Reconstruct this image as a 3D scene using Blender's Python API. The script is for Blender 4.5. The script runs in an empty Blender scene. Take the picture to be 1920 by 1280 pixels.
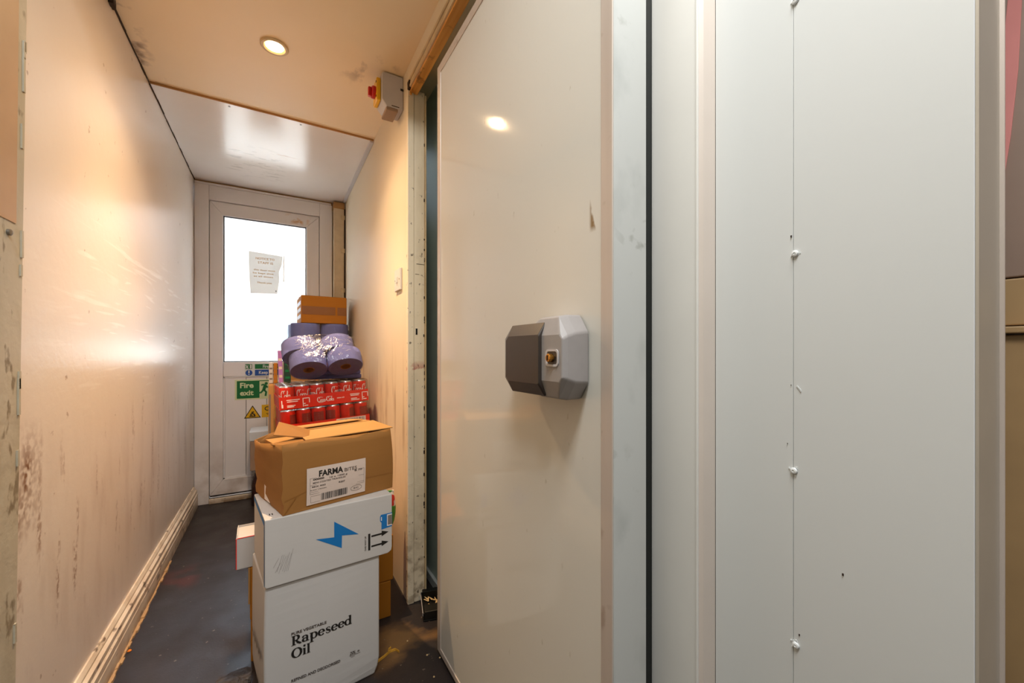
import bpy, bmesh, math, random
from mathutils import Vector, Matrix, noise
R = math.radians
random.seed(7)
S = bpy.context.scene
COL = S.collection

# ---------------------------------------------------------------- camera, world, lamps, exposure
cam = bpy.data.cameras.new('camera'); cam_o = bpy.data.objects.new('camera', cam); COL.objects.link(cam_o)
cam.sensor_width = 36; cam.lens = 36 * 751 / 1920; cam.shift_y = 20 / 1920; cam.clip_start = 0.02
cam_o.location = (0, 0, .93); cam_o.rotation_euler = (R(90), 0, R(-30.55))
S.camera = cam_o
S.view_settings.view_transform = 'Standard'; S.view_settings.look = 'None'
S.view_settings.gamma = 1; S.view_settings.use_curve_mapping = False
S.view_settings.exposure = 0.17
W = bpy.data.worlds.new('sky'); S.world = W; W.use_nodes = True
W.node_tree.nodes['Background'].inputs[0].default_value = (.66, .82, 1.0, 1)
W.node_tree.nodes['Background'].inputs[1].default_value = 14

def area_light(name, loc, sx, sy, power, col, rot=(0, 0, 0)):
    l = bpy.data.lights.new(name, 'AREA'); l.shape = 'RECTANGLE'; l.size = sx; l.size_y = sy
    l.energy = power; l.color = col
    o = bpy.data.objects.new(name, l); COL.objects.link(o); o.location = loc; o.rotation_euler = rot
    return o
area_light('kitchen_ceiling_light', (.04, -.05, 2.30), .8, .3, 27, (.975, 1, 1))
area_light('kitchen_ceiling_light', (1.1, -1.5, 2.33), 1.2, .35, 20, (1, .98, .95))  # added fill out of view, to brighten the cupboard and panel end

# ---------------------------------------------------------------- materials
def srgb(h):
    h = h.lstrip('#'); v = [int(h[i:i+2], 16) / 255 for i in (0, 2, 4)]
    return tuple((c / 12.92 if c <= .04045 else ((c + .055) / 1.055) ** 2.4) for c in v) + (1,)

def setin(n, name, v):
    if name in n.inputs: n.inputs[name].default_value = v

class Mat:
    def __init__(s, name, col, rough=.5, metal=0, spec=.5, coat=0, coord='Object'):
        s.m = bpy.data.materials.new(name); s.m.use_nodes = True
        s.t = s.m.node_tree; s.b = s.t.nodes['Principled BSDF']
        c = srgb(col) if isinstance(col, str) else tuple(col) + (1,) * (4 - len(col))
        s.b.inputs['Base Color'].default_value = c; s.b.inputs['Roughness'].default_value = rough
        s.b.inputs['Metallic'].default_value = metal; setin(s.b, 'Specular IOR Level', spec); setin(s.b, 'Coat Weight', coat)
        s.col = c; s.out = None; s.rout = None; s.rough = rough
        tc = s.t.nodes.new('ShaderNodeTexCoord'); s.tc = tc.outputs[coord]
    def node(s, t, **k):
        n = s.t.nodes.new(t)
        for a, v in k.items(): setattr(n, a, v)
        return n
    def link(s, a, b): s.t.links.new(a, b)
    def vec(s, scale=(1, 1, 1), rot=(0, 0, 0), loc=(0, 0, 0)):
        n = s.node('ShaderNodeMapping'); s.link(s.tc, n.inputs[0])
        n.inputs['Scale'].default_value = scale; n.inputs['Rotation'].default_value = rot; n.inputs['Location'].default_value = loc
        return n.outputs[0]
    def noise(s, scale, detail=4, stretch=(1, 1, 1), rot=(0, 0, 0), lo=.4, hi=.6, loc=(0, 0, 0), dist=0):
        n = s.node('ShaderNodeTexNoise'); s.link(s.vec(stretch, rot, loc), n.inputs['Vector'])
        n.inputs['Scale'].default_value = scale; n.inputs['Detail'].default_value = detail; setin(n, 'Distortion', dist)
        r = s.node('ShaderNodeMapRange'); s.link(n.outputs[0], r.inputs[0])
        r.inputs[1].default_value = lo; r.inputs[2].default_value = hi
        return r.outputs[0]
    def band(s, axis, a0, a1, b0=None, b1=None):
        """a mask along one axis: 0 before a0, 1 after a1, and (if given) back to 0 from b0 to b1"""
        x = s.node('ShaderNodeSeparateXYZ'); s.link(s.tc, x.inputs[0])
        r = s.node('ShaderNodeMapRange'); s.link(x.outputs[axis], r.inputs[0])
        r.inputs[1].default_value = a0; r.inputs[2].default_value = a1
        o = r.outputs[0]
        if b0 is not None:
            q = s.node('ShaderNodeMapRange'); s.link(x.outputs[axis], q.inputs[0])
            q.inputs[1].default_value = b0; q.inputs[2].default_value = b1
            q.inputs[3].default_value = 1; q.inputs[4].default_value = 0
            o = s.mul(o, q.outputs[0])
        return o
    def mul(s, *a):
        o = a[0]
        for v in a[1:]:
            n = s.node('ShaderNodeMath', operation='MULTIPLY'); s.link(o, n.inputs[0])
            if isinstance(v, (int, float)): n.inputs[1].default_value = v
            else: s.link(v, n.inputs[1])
            o = n.outputs[0]
        return o
    def over(s, fac, col):
        n = s.node('ShaderNodeMix', data_type='RGBA')
        if isinstance(fac, (int, float)): n.inputs[0].default_value = fac
        else: s.link(fac, n.inputs[0])
        if s.out is None: n.inputs[6].default_value = s.col
        else: s.link(s.out, n.inputs[6])
        n.inputs[7].default_value = srgb(col)
        s.out = n.outputs[2]; s.link(s.out, s.b.inputs['Base Color']); return s
    def rough_over(s, fac, v):
        n = s.node('ShaderNodeMix', data_type='FLOAT'); s.link(fac, n.inputs[0])
        if s.rout is None: n.inputs[2].default_value = s.rough
        else: s.link(s.rout, n.inputs[2])
        n.inputs[3].default_value = v; s.rout = n.outputs[0]; s.link(s.rout, s.b.inputs['Roughness']); return s
    def bump(s, h, strength=.2, dist=.002):
        n = s.node('ShaderNodeBump'); n.inputs['Strength'].default_value = strength; n.inputs['Distance'].default_value = dist
        s.link(h, n.inputs['Height'])
        if s.b.inputs['Normal'].links: s.link(s.b.inputs['Normal'].links[0].from_socket, n.inputs['Normal'])
        s.link(n.outputs[0], s.b.inputs['Normal']); return s

def plain(name, col, rough=.5, metal=0, spec=.5, var=.06, scale=9, **k):
    m = Mat(name, col, rough, metal, spec, **k)
    m.over(m.mul(m.noise(scale, 3, lo=.35, hi=.75), var), '#201810')
    return m.m

M = {}
# painted lining board of the left wall: scuffed pale, with brown grime low down
m = Mat('painted_lining_board', '#e9ddd0', .29, spec=.5)
m.over(m.mul(m.noise(2.2, 4, lo=.3, hi=.8), .22), '#c9b29c')
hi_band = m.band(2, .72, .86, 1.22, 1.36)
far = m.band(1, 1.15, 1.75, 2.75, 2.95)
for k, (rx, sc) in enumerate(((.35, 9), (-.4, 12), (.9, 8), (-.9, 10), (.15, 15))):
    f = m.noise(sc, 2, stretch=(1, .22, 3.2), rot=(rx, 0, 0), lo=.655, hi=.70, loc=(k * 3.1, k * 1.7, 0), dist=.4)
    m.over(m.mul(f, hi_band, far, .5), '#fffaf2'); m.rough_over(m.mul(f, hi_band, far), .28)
m.over(m.mul(m.noise(7, 5, stretch=(1, 3.2, .55), lo=.585, hi=.70), m.noise(95, 1, lo=.38, hi=.6), m.band(2, .22, .36, .66, .80), .75), '#85582f')
m.over(m.mul(m.noise(5, 6, stretch=(1, 2.4, .7), lo=.48, hi=.80, loc=(4, 2, 1)), m.band(2, .05, .25, .50, .80), .34), '#9a7350')
m.over(m.mul(m.noise(5.5, 6, stretch=(1, 2, .8), lo=.40, hi=.60, loc=(1, 7, 3)), m.noise(70, 1, lo=.35, hi=.6), m.band(1, 1.0, 1.11, 1.19, 1.24), m.band(2, .45, .55, .70, .80), .95), '#7a4e2c')
m.over(m.mul(m.noise(30, 3, lo=.72, hi=.76), .6), '#8d6a4b')
m.bump(m.noise(40, 3, stretch=(1, 1, 1)), .08, .002)
M['wall_left'] = m.m
m = Mat('cream_wall_paint', '#eadbc1', .55, spec=.35)
m.over(m.mul(m.noise(3, 4, lo=.3, hi=.8), .2), '#d9c3a0')
m.over(m.mul(m.noise(6, 5, stretch=(1, 3.5, .6), lo=.53, hi=.72), m.band(2, .3, .5, .8, 1.0), .45), '#8a6336')
m.bump(m.noise(60, 2), .06, .001)
M['wall_right'] = m.m
m = Mat('cream_ceiling_paint', '#fae3c0', .5, spec=.4)
m.over(m.mul(m.noise(2.5, 4, lo=.3, hi=.8), .18), '#e3c290')
m.over(m.mul(m.noise(11, 4, lo=.56, hi=.66), m.band(0, -.46, -.425, -.405, -.36), .75), '#7b5230')
m.over(m.mul(m.noise(16, 5, stretch=(1, .6, 1), lo=.58, hi=.70), m.band(0, .20, .27, .36, .42), m.band(1, 1.45, 1.5, 1.62, 1.7), .5), '#7b5a38')
M['ceiling'] = m.m
m = Mat('glossy_plastic_lining', '#eee6e0', .20, spec=.5)
m.over(m.mul(m.noise(3, 4, lo=.4, hi=.8), .15), '#bdb0a6')
m.over(m.mul(m.noise(8, 3, stretch=(.5, 3, 1), rot=(0, 0, .55), lo=.64, hi=.70), m.band(1, 2.2, 2.28, 2.5, 2.6), m.band(0, -.2, -.12, .12, .2), .5), '#b07a52')
m.over(m.mul(m.noise(26, 3, stretch=(.5, 2, 1), rot=(0, 0, .9), lo=.57, hi=.62), m.band(1, 2.4, 2.5, 2.78, 2.9), m.band(0, -.26, -.2, 0, .06), .35), '#9c948c')
m.bump(m.noise(5, 3), .05, .004)
M['ceiling_panel'] = m.m
M['board_edge'] = plain('brown_board_edge', '#b98a55', .7, var=.3)
M['dark_gap'] = plain('dark_joint', '#3a2a1e', .9, var=.4, scale=30)
# floor vinyl
m = Mat('dark_vinyl_floor', '#2d2625', .36, spec=.4)
m.over(m.mul(m.noise(2.3, 5, lo=.35, hi=.7), .55), '#211c1c')
m.over(m.mul(m.noise(5, 5, stretch=(1, .5, 1), lo=.5, hi=.75), m.band(1, -.5, .6, 1.5, 2.0), .3), '#46382f')
m.over(m.mul(m.noise(3.4, 6, stretch=(1, 1.6, 1), lo=.40, hi=.50), m.band(0, .22, .32, .50, .54), m.band(1, 1.17, 1.22, 1.36, 1.42), .9), '#7d5c38')  # tan patch by the jamb: worn vinyl, with lamplit floor painted in
m.over(m.mul(m.noise(9, 5, stretch=(.5, 1, 1), lo=.5, hi=.6), m.band(0, -.42, -.40, -.30, -.26), m.band(1, 2.0, 2.06, 2.16, 2.24), .6), '#5c2a26')
m.over(m.mul(m.noise(60, 2, lo=.70, hi=.74), .55), '#8a7a68')
m.rough_over(m.noise(6, 4, lo=.35, hi=.7), .6)
m.bump(m.noise(5, 3), .10, .006); m.bump(m.noise(160, 2), .08, .001)
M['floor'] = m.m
m = Mat('dirty_gloss_skirting', '#e6d8c4', .4)
m.over(m.mul(m.noise(7, 6, stretch=(1, 1.4, 1.2), lo=.42, hi=.75), .55), '#a5825a')
m.over(m.mul(m.noise(24, 3, stretch=(1, .7, 2), lo=.62, hi=.68), .8), '#5a4028')
m.over(m.mul(m.band(2, -.01, .0, .012, .035), m.noise(18, 5, lo=.3, hi=.6), .8), '#7a5c38')
M['skirting'] = m.m
m = Mat('battered_frame_paint', '#f0e0c4', .5)
m.over(m.mul(m.noise(6, 6, stretch=(2, 2, .5), lo=.45, hi=.75), .5), '#9d8a70')
m.over(m.mul(m.noise(60, 3, stretch=(1, 1, .6), lo=.65, hi=.70), .8), '#4d3a2a')
m.over(m.mul(m.noise(30, 6, lo=.46, hi=.62), m.band(2, -.1, 0, .06, .40), .6), '#7b6040')
m.over(m.mul(m.noise(12, 3, lo=.63, hi=.66), m.band(2, .78, .8, .86, .9), .8), '#b03a34')
m.bump(m.noise(22, 5, lo=.55, hi=.62), .35, .002)
M['jamb'] = m.m
m = Mat('grey_green_frame_paint', '#b9b09c', .55)
m.over(m.mul(m.noise(5, 6, stretch=(2, 2, .6), lo=.4, hi=.7), .5), '#8f8468')
m.over(m.mul(m.noise(30, 4, stretch=(1, 1, .5), lo=.60, hi=.66), .7), '#6a5a42')
m.bump(m.noise(18, 4), .25, .003)
M['post'] = m.m
M['tan_paint'] = plain('tan_frame_paint', '#b99672', .5, var=.15)
m = Mat('bare_timber', '#e0a04a', .5)
m.over(m.noise(14, 5, stretch=(6, .35, 6), lo=.35, hi=.7), '#c98434')
m.over(m.mul(m.noise(20, 4, lo=.58, hi=.66), .7), '#6d3d14')
M['timber'] = m.m
M['header_paint'] = plain('cream_header_paint', '#d9c095', .5, var=.25, scale=25)
# cold room
m = Mat('white_cold_room_skin', '#dbd8d0', .07, spec=.5)
m.over(m.mul(m.noise(2, 3, lo=.35, hi=.8), .10), '#c8c2b4')
m.over(m.mul(m.noise(60, 3, stretch=(1, 1, .5), lo=.70, hi=.76), .25), '#8a7a5a')
m.over(m.mul(m.noise(30, 5, stretch=(1, 1.6, .35), lo=.5, hi=.56), m.band(1, .468, .473, .484, .490), m.band(2, 1.12, 1.13, 1.16, 1.175), .9), '#7d5c28')
m.bump(m.noise(120, 2, stretch=(1, 1, .4)), .010, .001); m.bump(m.noise(4, 2), .03, .003)
M['door_skin'] = m.m
m = Mat('white_panel_skin', '#dcdedd', .33, spec=.45)
m.over(m.mul(m.noise(2, 3, lo=.35, hi=.8), .08), '#c9c8c2')
m.over(m.mul(m.noise(5, 3, lo=.70, hi=.86), .18), '#b9b08c')
m.bump(m.noise(90, 2, stretch=(1, .3, 1)), .02, .001)
M['panel_skin'] = m.m
M['frame_skin'] = plain('white_frame_skin', '#e6e3dd', .35, var=.04)
m = Mat('aluminium_trim', '#cfc2b8', .4, metal=.2)
m.over(m.mul(m.noise(60, 2, stretch=(1, 1, .04), lo=.3, hi=.7), .2), '#b3a294')
m.over(m.mul(m.noise(14, 4, lo=.62, hi=.68), .4), '#8d7058')
M['alu'] = m.m
m = Mat('galvanised_edge', '#c8c9c6', .42, metal=.15)
m.over(m.mul(m.noise(12, 5, stretch=(1, 1, .7), lo=.5, hi=.72), .35), '#8d9390')
m.over(m.mul(m.noise(34, 4, lo=.60, hi=.68), m.noise(4, 2, lo=.42, hi=.6), .6), '#6f7060')
M['galv'] = m.m
M['pink_trim'] = plain('pinkish_white_trim', '#dccfc4', .35, var=.05)  # pinkish tint paints in the brown surroundings the metal reflects
M['gasket'] = plain('black_rubber_gasket', '#161a18', .6, var=.2)
m = Mat('grey_green_steel', '#a9b5aa', .4, spec=.4); m.over(m.mul(m.noise(4, 4, stretch=(1, 1, .4)), .3), '#8f9a90'); M['cold_wall'] = m.m
M['end_metal'] = plain('brushed_end_channel', '#c0b5a6', .38, metal=.2, var=.1)
# plastics and metals
M['latch_grey'] = plain('grey_latch_plastic', '#a09a98', .45, var=.05, scale=60)
M['latch_dark'] = plain('dark_lever_plastic', '#3d3530', .38, var=.05)
M['brass'] = plain('worn_brass', '#c08a3c', .3, metal=.9, var=.3, scale=80)
M['upvc'] = plain('white_door_plastic', '#ece9ea', .33, var=.05, scale=4)
m = Mat('stained_door_plastic', '#ebe7e7', .35)
m.over(m.mul(m.noise(7, 5, lo=.42, hi=.7), m.band(2, -.05, 0, .10, .45), .6), '#8a6b48')
m.over(m.mul(m.noise(18, 4, lo=.48, hi=.58), m.band(0, .05, .10, .16, .21), m.band(2, 1.79, 1.81, 1.84, 1.87), .9), '#c98a2e')
M['upvc_dirty'] = m.m
M['rubber'] = plain('grey_glazing_rubber', '#4b4c50', .6)
M['white_plastic'] = plain('white_plastic', '#d8d2ca', .4, var=.04)
M['grey_plastic'] = plain('light_grey_plastic', '#cbc6c6', .45, var=.05)
M['red_plastic'] = plain('red_plastic', '#c4100c', .35)
M['yellow_plastic'] = plain('yellow_plastic', '#eeb50c', .4)
M['black_plastic'] = plain('black_plastic', '#15130f', .45, var=.3)
M['screw'] = plain('screw_metal', '#8a8782', .35, metal=.8)
M['white_gloss'] = plain('white_gloss_bead', '#e4e6ea', .2, var=.02)
M['rivet'] = plain('white_rivet', '#eceeee', .25)
M['pipe_paint'] = plain('cream_boxing_paint', '#dcc6a2', .5, var=.25, scale=12)
# cardboard and packs
def card(name, col, dark, rough=.75, amt=.35):
    m = Mat(name, col, rough, spec=.25)
    m.over(m.mul(m.noise(3, 4, lo=.3, hi=.8), amt), dark)
    m.over(m.mul(m.noise(40, 3, stretch=(.2, .2, 3), lo=.5, hi=.8), .12), dark)
    m.bump(m.noise(90, 2, stretch=(1, 1, .15)), .05, .001)
    return m.m
M['card'] = card('brown_cardboard', '#9c6c37', '#80562a')
M['card_light'] = card('tan_cardboard', '#bd8d52', '#9b6c36')
M['card_orange'] = card('orange_brown_cardboard', '#b0701f', '#8d5715')
M['card_white'] = card('white_cardboard', '#c9c5c2', '#b3aaa2', .6, .2)
m = Mat('white_oil_cardboard', '#c6c3c1', .5, spec=.35)
m.over(m.mul(m.noise(3, 3, lo=.3, hi=.8), .12), '#c2b9b0')
m.over(m.mul(m.noise(6, 4, lo=.60, hi=.72), m.band(0, .14, .17, .21, .24), .35), '#8f8a84')
M['card_oil'] = m.m
M['card_grey'] = card('grey_brown_cardboard', '#a38b78', '#8a705c')
M['tape'] = plain('brown_packing_tape', '#8a5620', .3, var=.1)
M['tape_clear'] = plain('clear_packing_tape', '#c89a5e', .2, var=.1)
M['void'] = plain('dark_inside', '#0d0a08', .9)
M['ink'] = plain('black_ink', '#17130f', .6)
M['ink_soft'] = plain('soft_black_ink', '#4a403a', .6)
M['ink_grey'] = plain('grey_ink', '#7d726b', .6)
M['ink_blue'] = plain('blue_ink', '#0f74bb', .5)
M['ink_white'] = plain('white_ink', '#f4e9e4', .5)
M['ink_orange'] = plain('faded_orange_ink', '#cf9a52', .6)
M['label'] = plain('pinkish_white_label', '#dcc9bd', .45, var=.05)
M['red_card'] = plain('red_tray_card', '#f2260e', .4, var=.06)
M['red_can'] = plain('red_can_paint', '#e2200f', .22, metal=.1, var=.08, scale=40)
M['can_metal'] = plain('can_aluminium', '#c4c2c2', .25, metal=.9)
M['core'] = plain('brown_paper_core', '#8e5f22', .8, var=.4, scale=60)
m = Mat('blue_tissue_roll', '#7b80bb', .85, spec=.2); m.over(m.mul(m.noise(5, 3), .25), '#6b70ae'); m.bump(m.noise(60, 3), .2, .002); M['tissue'] = m.m
m = Mat('blue_tissue_end', '#66669c', .9, spec=.2); m.over(m.mul(m.noise(40, 4), .4), '#5d5a86'); M['tissue_end'] = m.m
M['purple'] = plain('lilac_wrap', '#b57cc0', .3, var=.15, scale=30)
M['green_dark'] = plain('dark_green_wrap', '#1d3a2e', .35)
M['dark_red'] = plain('dark_red_film', '#3a1412', .25, var=.5, scale=20)
M['blue_white'] = plain('bluish_white_card', '#d5dde6', .4)
m = Mat('printed_snack_film', '#e6e0d8', .3)
m.over(m.noise(9, 2, stretch=(1, 1, 1.4), lo=.50, hi=.52), '#c9201c'); m.over(m.noise(8, 2, lo=.53, hi=.55, loc=(3, 1, 5)), '#2f8a2c'); M['snack'] = m.m
M['sign_green'] = plain('sign_green', '#04703a', .4, var=.03)
M['sign_cream'] = plain('photoluminescent_cream', '#d6dfb4', .45, var=.03)
M['sign_blue'] = plain('sign_blue', '#1750a8', .4, var=.03)
M['sign_white'] = plain('sign_white', '#d8dcda', .4, var=.03)
M['sign_yellow'] = plain('sign_yellow', '#e0b010', .4, var=.03)
M['paper'] = plain('stained_paper', '#d8d2ca', .8, var=.12, scale=14)
t = M['paper'].node_tree; pb = t.nodes['Principled BSDF']; tl = t.nodes.new('ShaderNodeBsdfTranslucent'); tl.inputs[0].default_value = (.74, .70, .65, 1)
mx = t.nodes.new('ShaderNodeMixShader'); mx.inputs[0].default_value = .55; t.links.new(pb.outputs[0], mx.inputs[1]); t.links.new(tl.outputs[0], mx.inputs[2]); t.links.new(mx.outputs[0], t.nodes['Material Output'].inputs[0])
M['food'] = plain('dry_food_scrap', '#c8922e', .6, var=.3, scale=60)
M['food_pale'] = plain('pale_bait', '#d9b884', .6, var=.3, scale=60)
M['orange_bit'] = plain('orange_scrap', '#e8801c', .5)
m = Mat('embossed_rubber', '#2b2624', .5); m.bump(m.noise(30, 4, dist=2.5), .5, .004); m.over(m.mul(m.noise(24, 4, dist=2), .5), '#453c38'); M['patch'] = m.m
M['brown_laminate'] = plain('dark_brown_laminate', '#a58a7a', .35, var=.15, scale=5)
M['tan_laminate'] = plain('tan_laminate', '#bf9a6c', .4, var=.2, scale=5)
M['red_cloth'] = plain('dusty_red_cloth', '#f09a94', .8, var=.1)
M['kitchen_wall'] = plain('kitchen_wall_paint', '#b9b4ac', .6, var=.05, scale=2)
m = Mat('outside_wall_paint', '#836c5a', .9)
m.over(m.band(2, 1.28, 1.32), '#836c5a'); m.over(m.band(2, 1.0, 1.02, 1.27, 1.30), '#5f6260'); m.over(m.band(2, -.1, 0, .98, 1.02), '#f2e8da')
M['brick_out'] = m.m
M['paving'] = plain('pale_paving', '#efe3d2', .8, var=.2)
# film: clear shrink wrap with creases
def film_mat(name, amt, bump, scale):
    m = bpy.data.materials.new(name); m.use_nodes = True; t = m.node_tree; t.nodes.remove(t.nodes['Principled BSDF'])
    out = t.nodes['Material Output']
    tr = t.nodes.new('ShaderNodeBsdfTransparent'); gl = t.nodes.new('ShaderNodeBsdfGlossy'); gl.inputs['Roughness'].default_value = .16; gl.inputs['Color'].default_value = (.55, .55, .55, 1)
    tr.inputs[0].default_value = (.97, .97, .97, 1)
    tc = t.nodes.new('ShaderNodeTexCoord'); nz = t.nodes.new('ShaderNodeTexNoise'); nz.inputs['Scale'].default_value = scale
    nz.inputs['Detail'].default_value = 4; nz.inputs['Distortion'].default_value = 1.2; t.links.new(tc.outputs['Object'], nz.inputs['Vector'])
    bp = t.nodes.new('ShaderNodeBump'); bp.inputs['Strength'].default_value = bump; bp.inputs['Distance'].default_value = .01
    t.links.new(nz.outputs[0], bp.inputs['Height']); t.links.new(bp.outputs[0], gl.inputs['Normal'])
    lw = t.nodes.new('ShaderNodeLayerWeight'); lw.inputs['Blend'].default_value = .35
    mr = t.nodes.new('ShaderNodeMapRange'); mr.inputs[3].default_value = amt; mr.inputs[4].default_value = min(1, amt + .35)
    t.links.new(lw.outputs['Fresnel'], mr.inputs[0])
    mx = t.nodes.new('ShaderNodeMixShader'); t.links.new(mr.outputs[0], mx.inputs[0])
    t.links.new(tr.outputs[0], mx.inputs[1]); t.links.new(gl.outputs[0], mx.inputs[2]); t.links.new(mx.outputs[0], out.inputs[0])
    return m
m = plain('film_crease_glint', '#f3ece4', .2, var=0); m.node_tree.nodes['Principled BSDF'].inputs['Alpha'].default_value = .3; M['film_crease'] = m
M['film'] = film_mat('clear_shrink_film', .05, .25, 14)
M['film_creased'] = film_mat('creased_clear_film', .045, .9, 17)
# frosted glass: half diffusing, half softly see-through
m = bpy.data.materials.new('frosted_glass'); m.use_nodes = True; t = m.node_tree; pb = t.nodes['Principled BSDF']; out = t.nodes['Material Output']
pb.inputs['Transmission Weight'].default_value = 1; pb.inputs['Roughness'].default_value = .22; pb.inputs['IOR'].default_value = 1.25
tl = t.nodes.new('ShaderNodeBsdfTranslucent'); tl.inputs[0].default_value = (.92, .95, .98, 1)
mx = t.nodes.new('ShaderNodeMixShader'); mx.inputs[0].default_value = .05
t.links.new(pb.outputs[0], mx.inputs[1]); t.links.new(tl.outputs[0], mx.inputs[2]); t.links.new(mx.outputs[0], out.inputs[0])
M['frosted'] = m
def emit(name, col, s):
    m = bpy.data.materials.new(name); m.use_nodes = True; b = m.node_tree.nodes['Principled BSDF']
    b.inputs['Emission Color'].default_value = srgb(col); b.inputs['Emission Strength'].default_value = s; return m
M['lamp'] = emit('lamp_lens', '#ffdcae', 14)

# ---------------------------------------------------------------- mesh helpers
STUFF = {'lettering', 'small_lettering', 'fine_lettering', 'large_lettering', 'bold_lettering', 'side_lettering', 'printed_lettering', 'barcode', 'printed_bands', 'dents', 'paint_chips', 'splinters', 'paint_flake', 'rivet_scar', 'chip', 'tick_marks', 'scuffs', 'creases', 'side_print', 'film_creases', 'arrows', 'blue_edge', 'blue_flash', 'running_figure', 'pictogram', 'green_field', 'blue_field', 'emblem_window', 'mastic_bead', 'contents', 'logo', 'dark_label'}
class MB:
    def __init__(s): s.v = []; s.f = []; s.mi = []; s.sm = []
    def add(s, vs, fs, mi=0, smooth=False):
        o = len(s.v); s.v += [tuple(p) for p in vs]
        for f in fs: s.f.append([i + o for i in f]); s.mi.append(mi); s.sm.append(smooth)
        return s
    def box(s, x0, x1, y0, y1, z0, z1, mi=0):
        v = [(x, y, z) for z in (z0, z1) for y in (y0, y1) for x in (x0, x1)]
        return s.add(v, [(0, 2, 3, 1), (4, 5, 7, 6), (0, 1, 5, 4), (2, 6, 7, 3), (0, 4, 6, 2), (1, 3, 7, 5)], mi)
    def prism(s, pts, fn, mi=0):
        """pts: 2D outline (counter-clockwise from fn's side); fn(u, v, k) with k 0/1 the two ends"""
        n = len(pts); v = [fn(a, b, 0) for a, b in pts] + [fn(a, b, 1) for a, b in pts]
        f = [tuple(range(n)), tuple(range(2 * n - 1, n - 1, -1))] + [(i, n + i, n + (i + 1) % n, (i + 1) % n) for i in range(n)]
        return s.add(v, f, mi)
    def loft(s, rings, cap=True, mi=0, smooth=False, closed=True):
        n = len(rings[0]); v = [p for r in rings for p in r]; f = []
        for k in range(len(rings) - 1):
            for i in range(n if closed else n - 1):
                j = (i + 1) % n; f.append((k * n + i, k * n + j, (k + 1) * n + j, (k + 1) * n + i))
        s.add(v, f, mi, smooth)
        if cap:
            s.add(rings[0], [tuple(range(n - 1, -1, -1))], mi); s.add(rings[-1], [tuple(range(n))], mi)
        return s
    def lathe(s, prof, c=(0, 0, 0), n=24, mi=0, cap=True, axis=None):
        """prof: (r, h); axis: Matrix 3x3 turning local z"""
        rings = []
        for r, h in prof:
            ring = []
            for i in range(n):
                a = 2 * math.pi * i / n; p = Vector((r * math.cos(a), r * math.sin(a), h))
                if axis is not None: p = axis @ p
                ring.append(tuple(p + Vector(c)))
            rings.append(ring)
        return s.loft(rings, cap, mi, True)
    def ribbon(s, pts, w, fn, mi=0):
        """flat stroke along 2D pts with widths w (number or list); fn maps (u, v) to 3D"""
        n = len(pts); L = []; Q = []
        for i in range(n):
            a = Vector(pts[max(0, i - 1)]); b = Vector(pts[min(n - 1, i + 1)]); d = (b - a)
            d = d.normalized() if d.length > 1e-9 else Vector((1, 0)); nn = Vector((-d.y, d.x))
            ww = (w[i] if isinstance(w, (list, tuple)) else w) / 2; p = Vector(pts[i])
            L.append(fn(*(p + nn * ww))); Q.append(fn(*(p - nn * ww)))
        v = L + Q; s.add(v, [(i, n + i, n + i + 1, i + 1) for i in range(n - 1)], mi); return s
    def poly(s, pts, fn, mi=0):
        return s.add([fn(a, b) for a, b in pts], [tuple(range(len(pts)))], mi)
    def rect(s, u0, u1, v0, v1, fn, mi=0): return s.poly([(u0, v0), (u1, v0), (u1, v1), (u0, v1)], fn, mi)
    def build(s, name, mats, parent=None, bevel=0, seg=2, smooth=False, sharp=40, loc=None):
        me = bpy.data.meshes.new(name); me.from_pydata(s.v, [], s.f)
        if not isinstance(mats, (list, tuple)): mats = [mats]
        for x in mats: me.materials.append(M[x] if isinstance(x, str) else x)
        for p, i, q in zip(me.polygons, s.mi, s.sm): p.material_index = i; p.use_smooth = q or smooth
        bm = bmesh.new(); bm.from_mesh(me); bmesh.ops.remove_doubles(bm, verts=bm.verts, dist=1e-6)
        if not getattr(s, 'flat', False): bmesh.ops.recalc_face_normals(bm, faces=bm.faces)
        bm.to_mesh(me); bm.free()
        if smooth or any(s.sm): me.set_sharp_from_angle(angle=R(sharp))
        o = bpy.data.objects.new(name, me); COL.objects.link(o)
        if parent is not None: o.parent = parent
        if loc: o.location = loc
        if name.split('.')[0] in STUFF: o['kind'] = 'stuff'
        if bevel:
            b = o.modifiers.new('bevel', 'BEVEL'); b.width = bevel; b.segments = seg; b.limit_method = 'ANGLE'; b.angle_limit = R(35)
        return o

def box(name, b, mat, parent=None, bevel=0, seg=2):
    return MB().box(*b).build(name, mat, parent, bevel, seg)
def tag(o, label, cat, group=None):
    o['label'] = label; o['category'] = cat
    if group: o['group'] = group
    return o
def thing(name, label, cat, loc, rz=0, group=None, rot=None):
    o = bpy.data.objects.new(name, None); o.empty_display_size = .05; COL.objects.link(o)
    o.location = loc; o.rotation_euler = rot if rot else (0, 0, R(rz)); return tag(o, label, cat, group)
def struct(o): o['kind'] = 'structure'; return o
def group_struct(name, loc=(0, 0, 0)):
    o = bpy.data.objects.new(name, None); o.empty_display_size = .05; COL.objects.link(o); o.location = loc; return struct(o)

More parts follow.
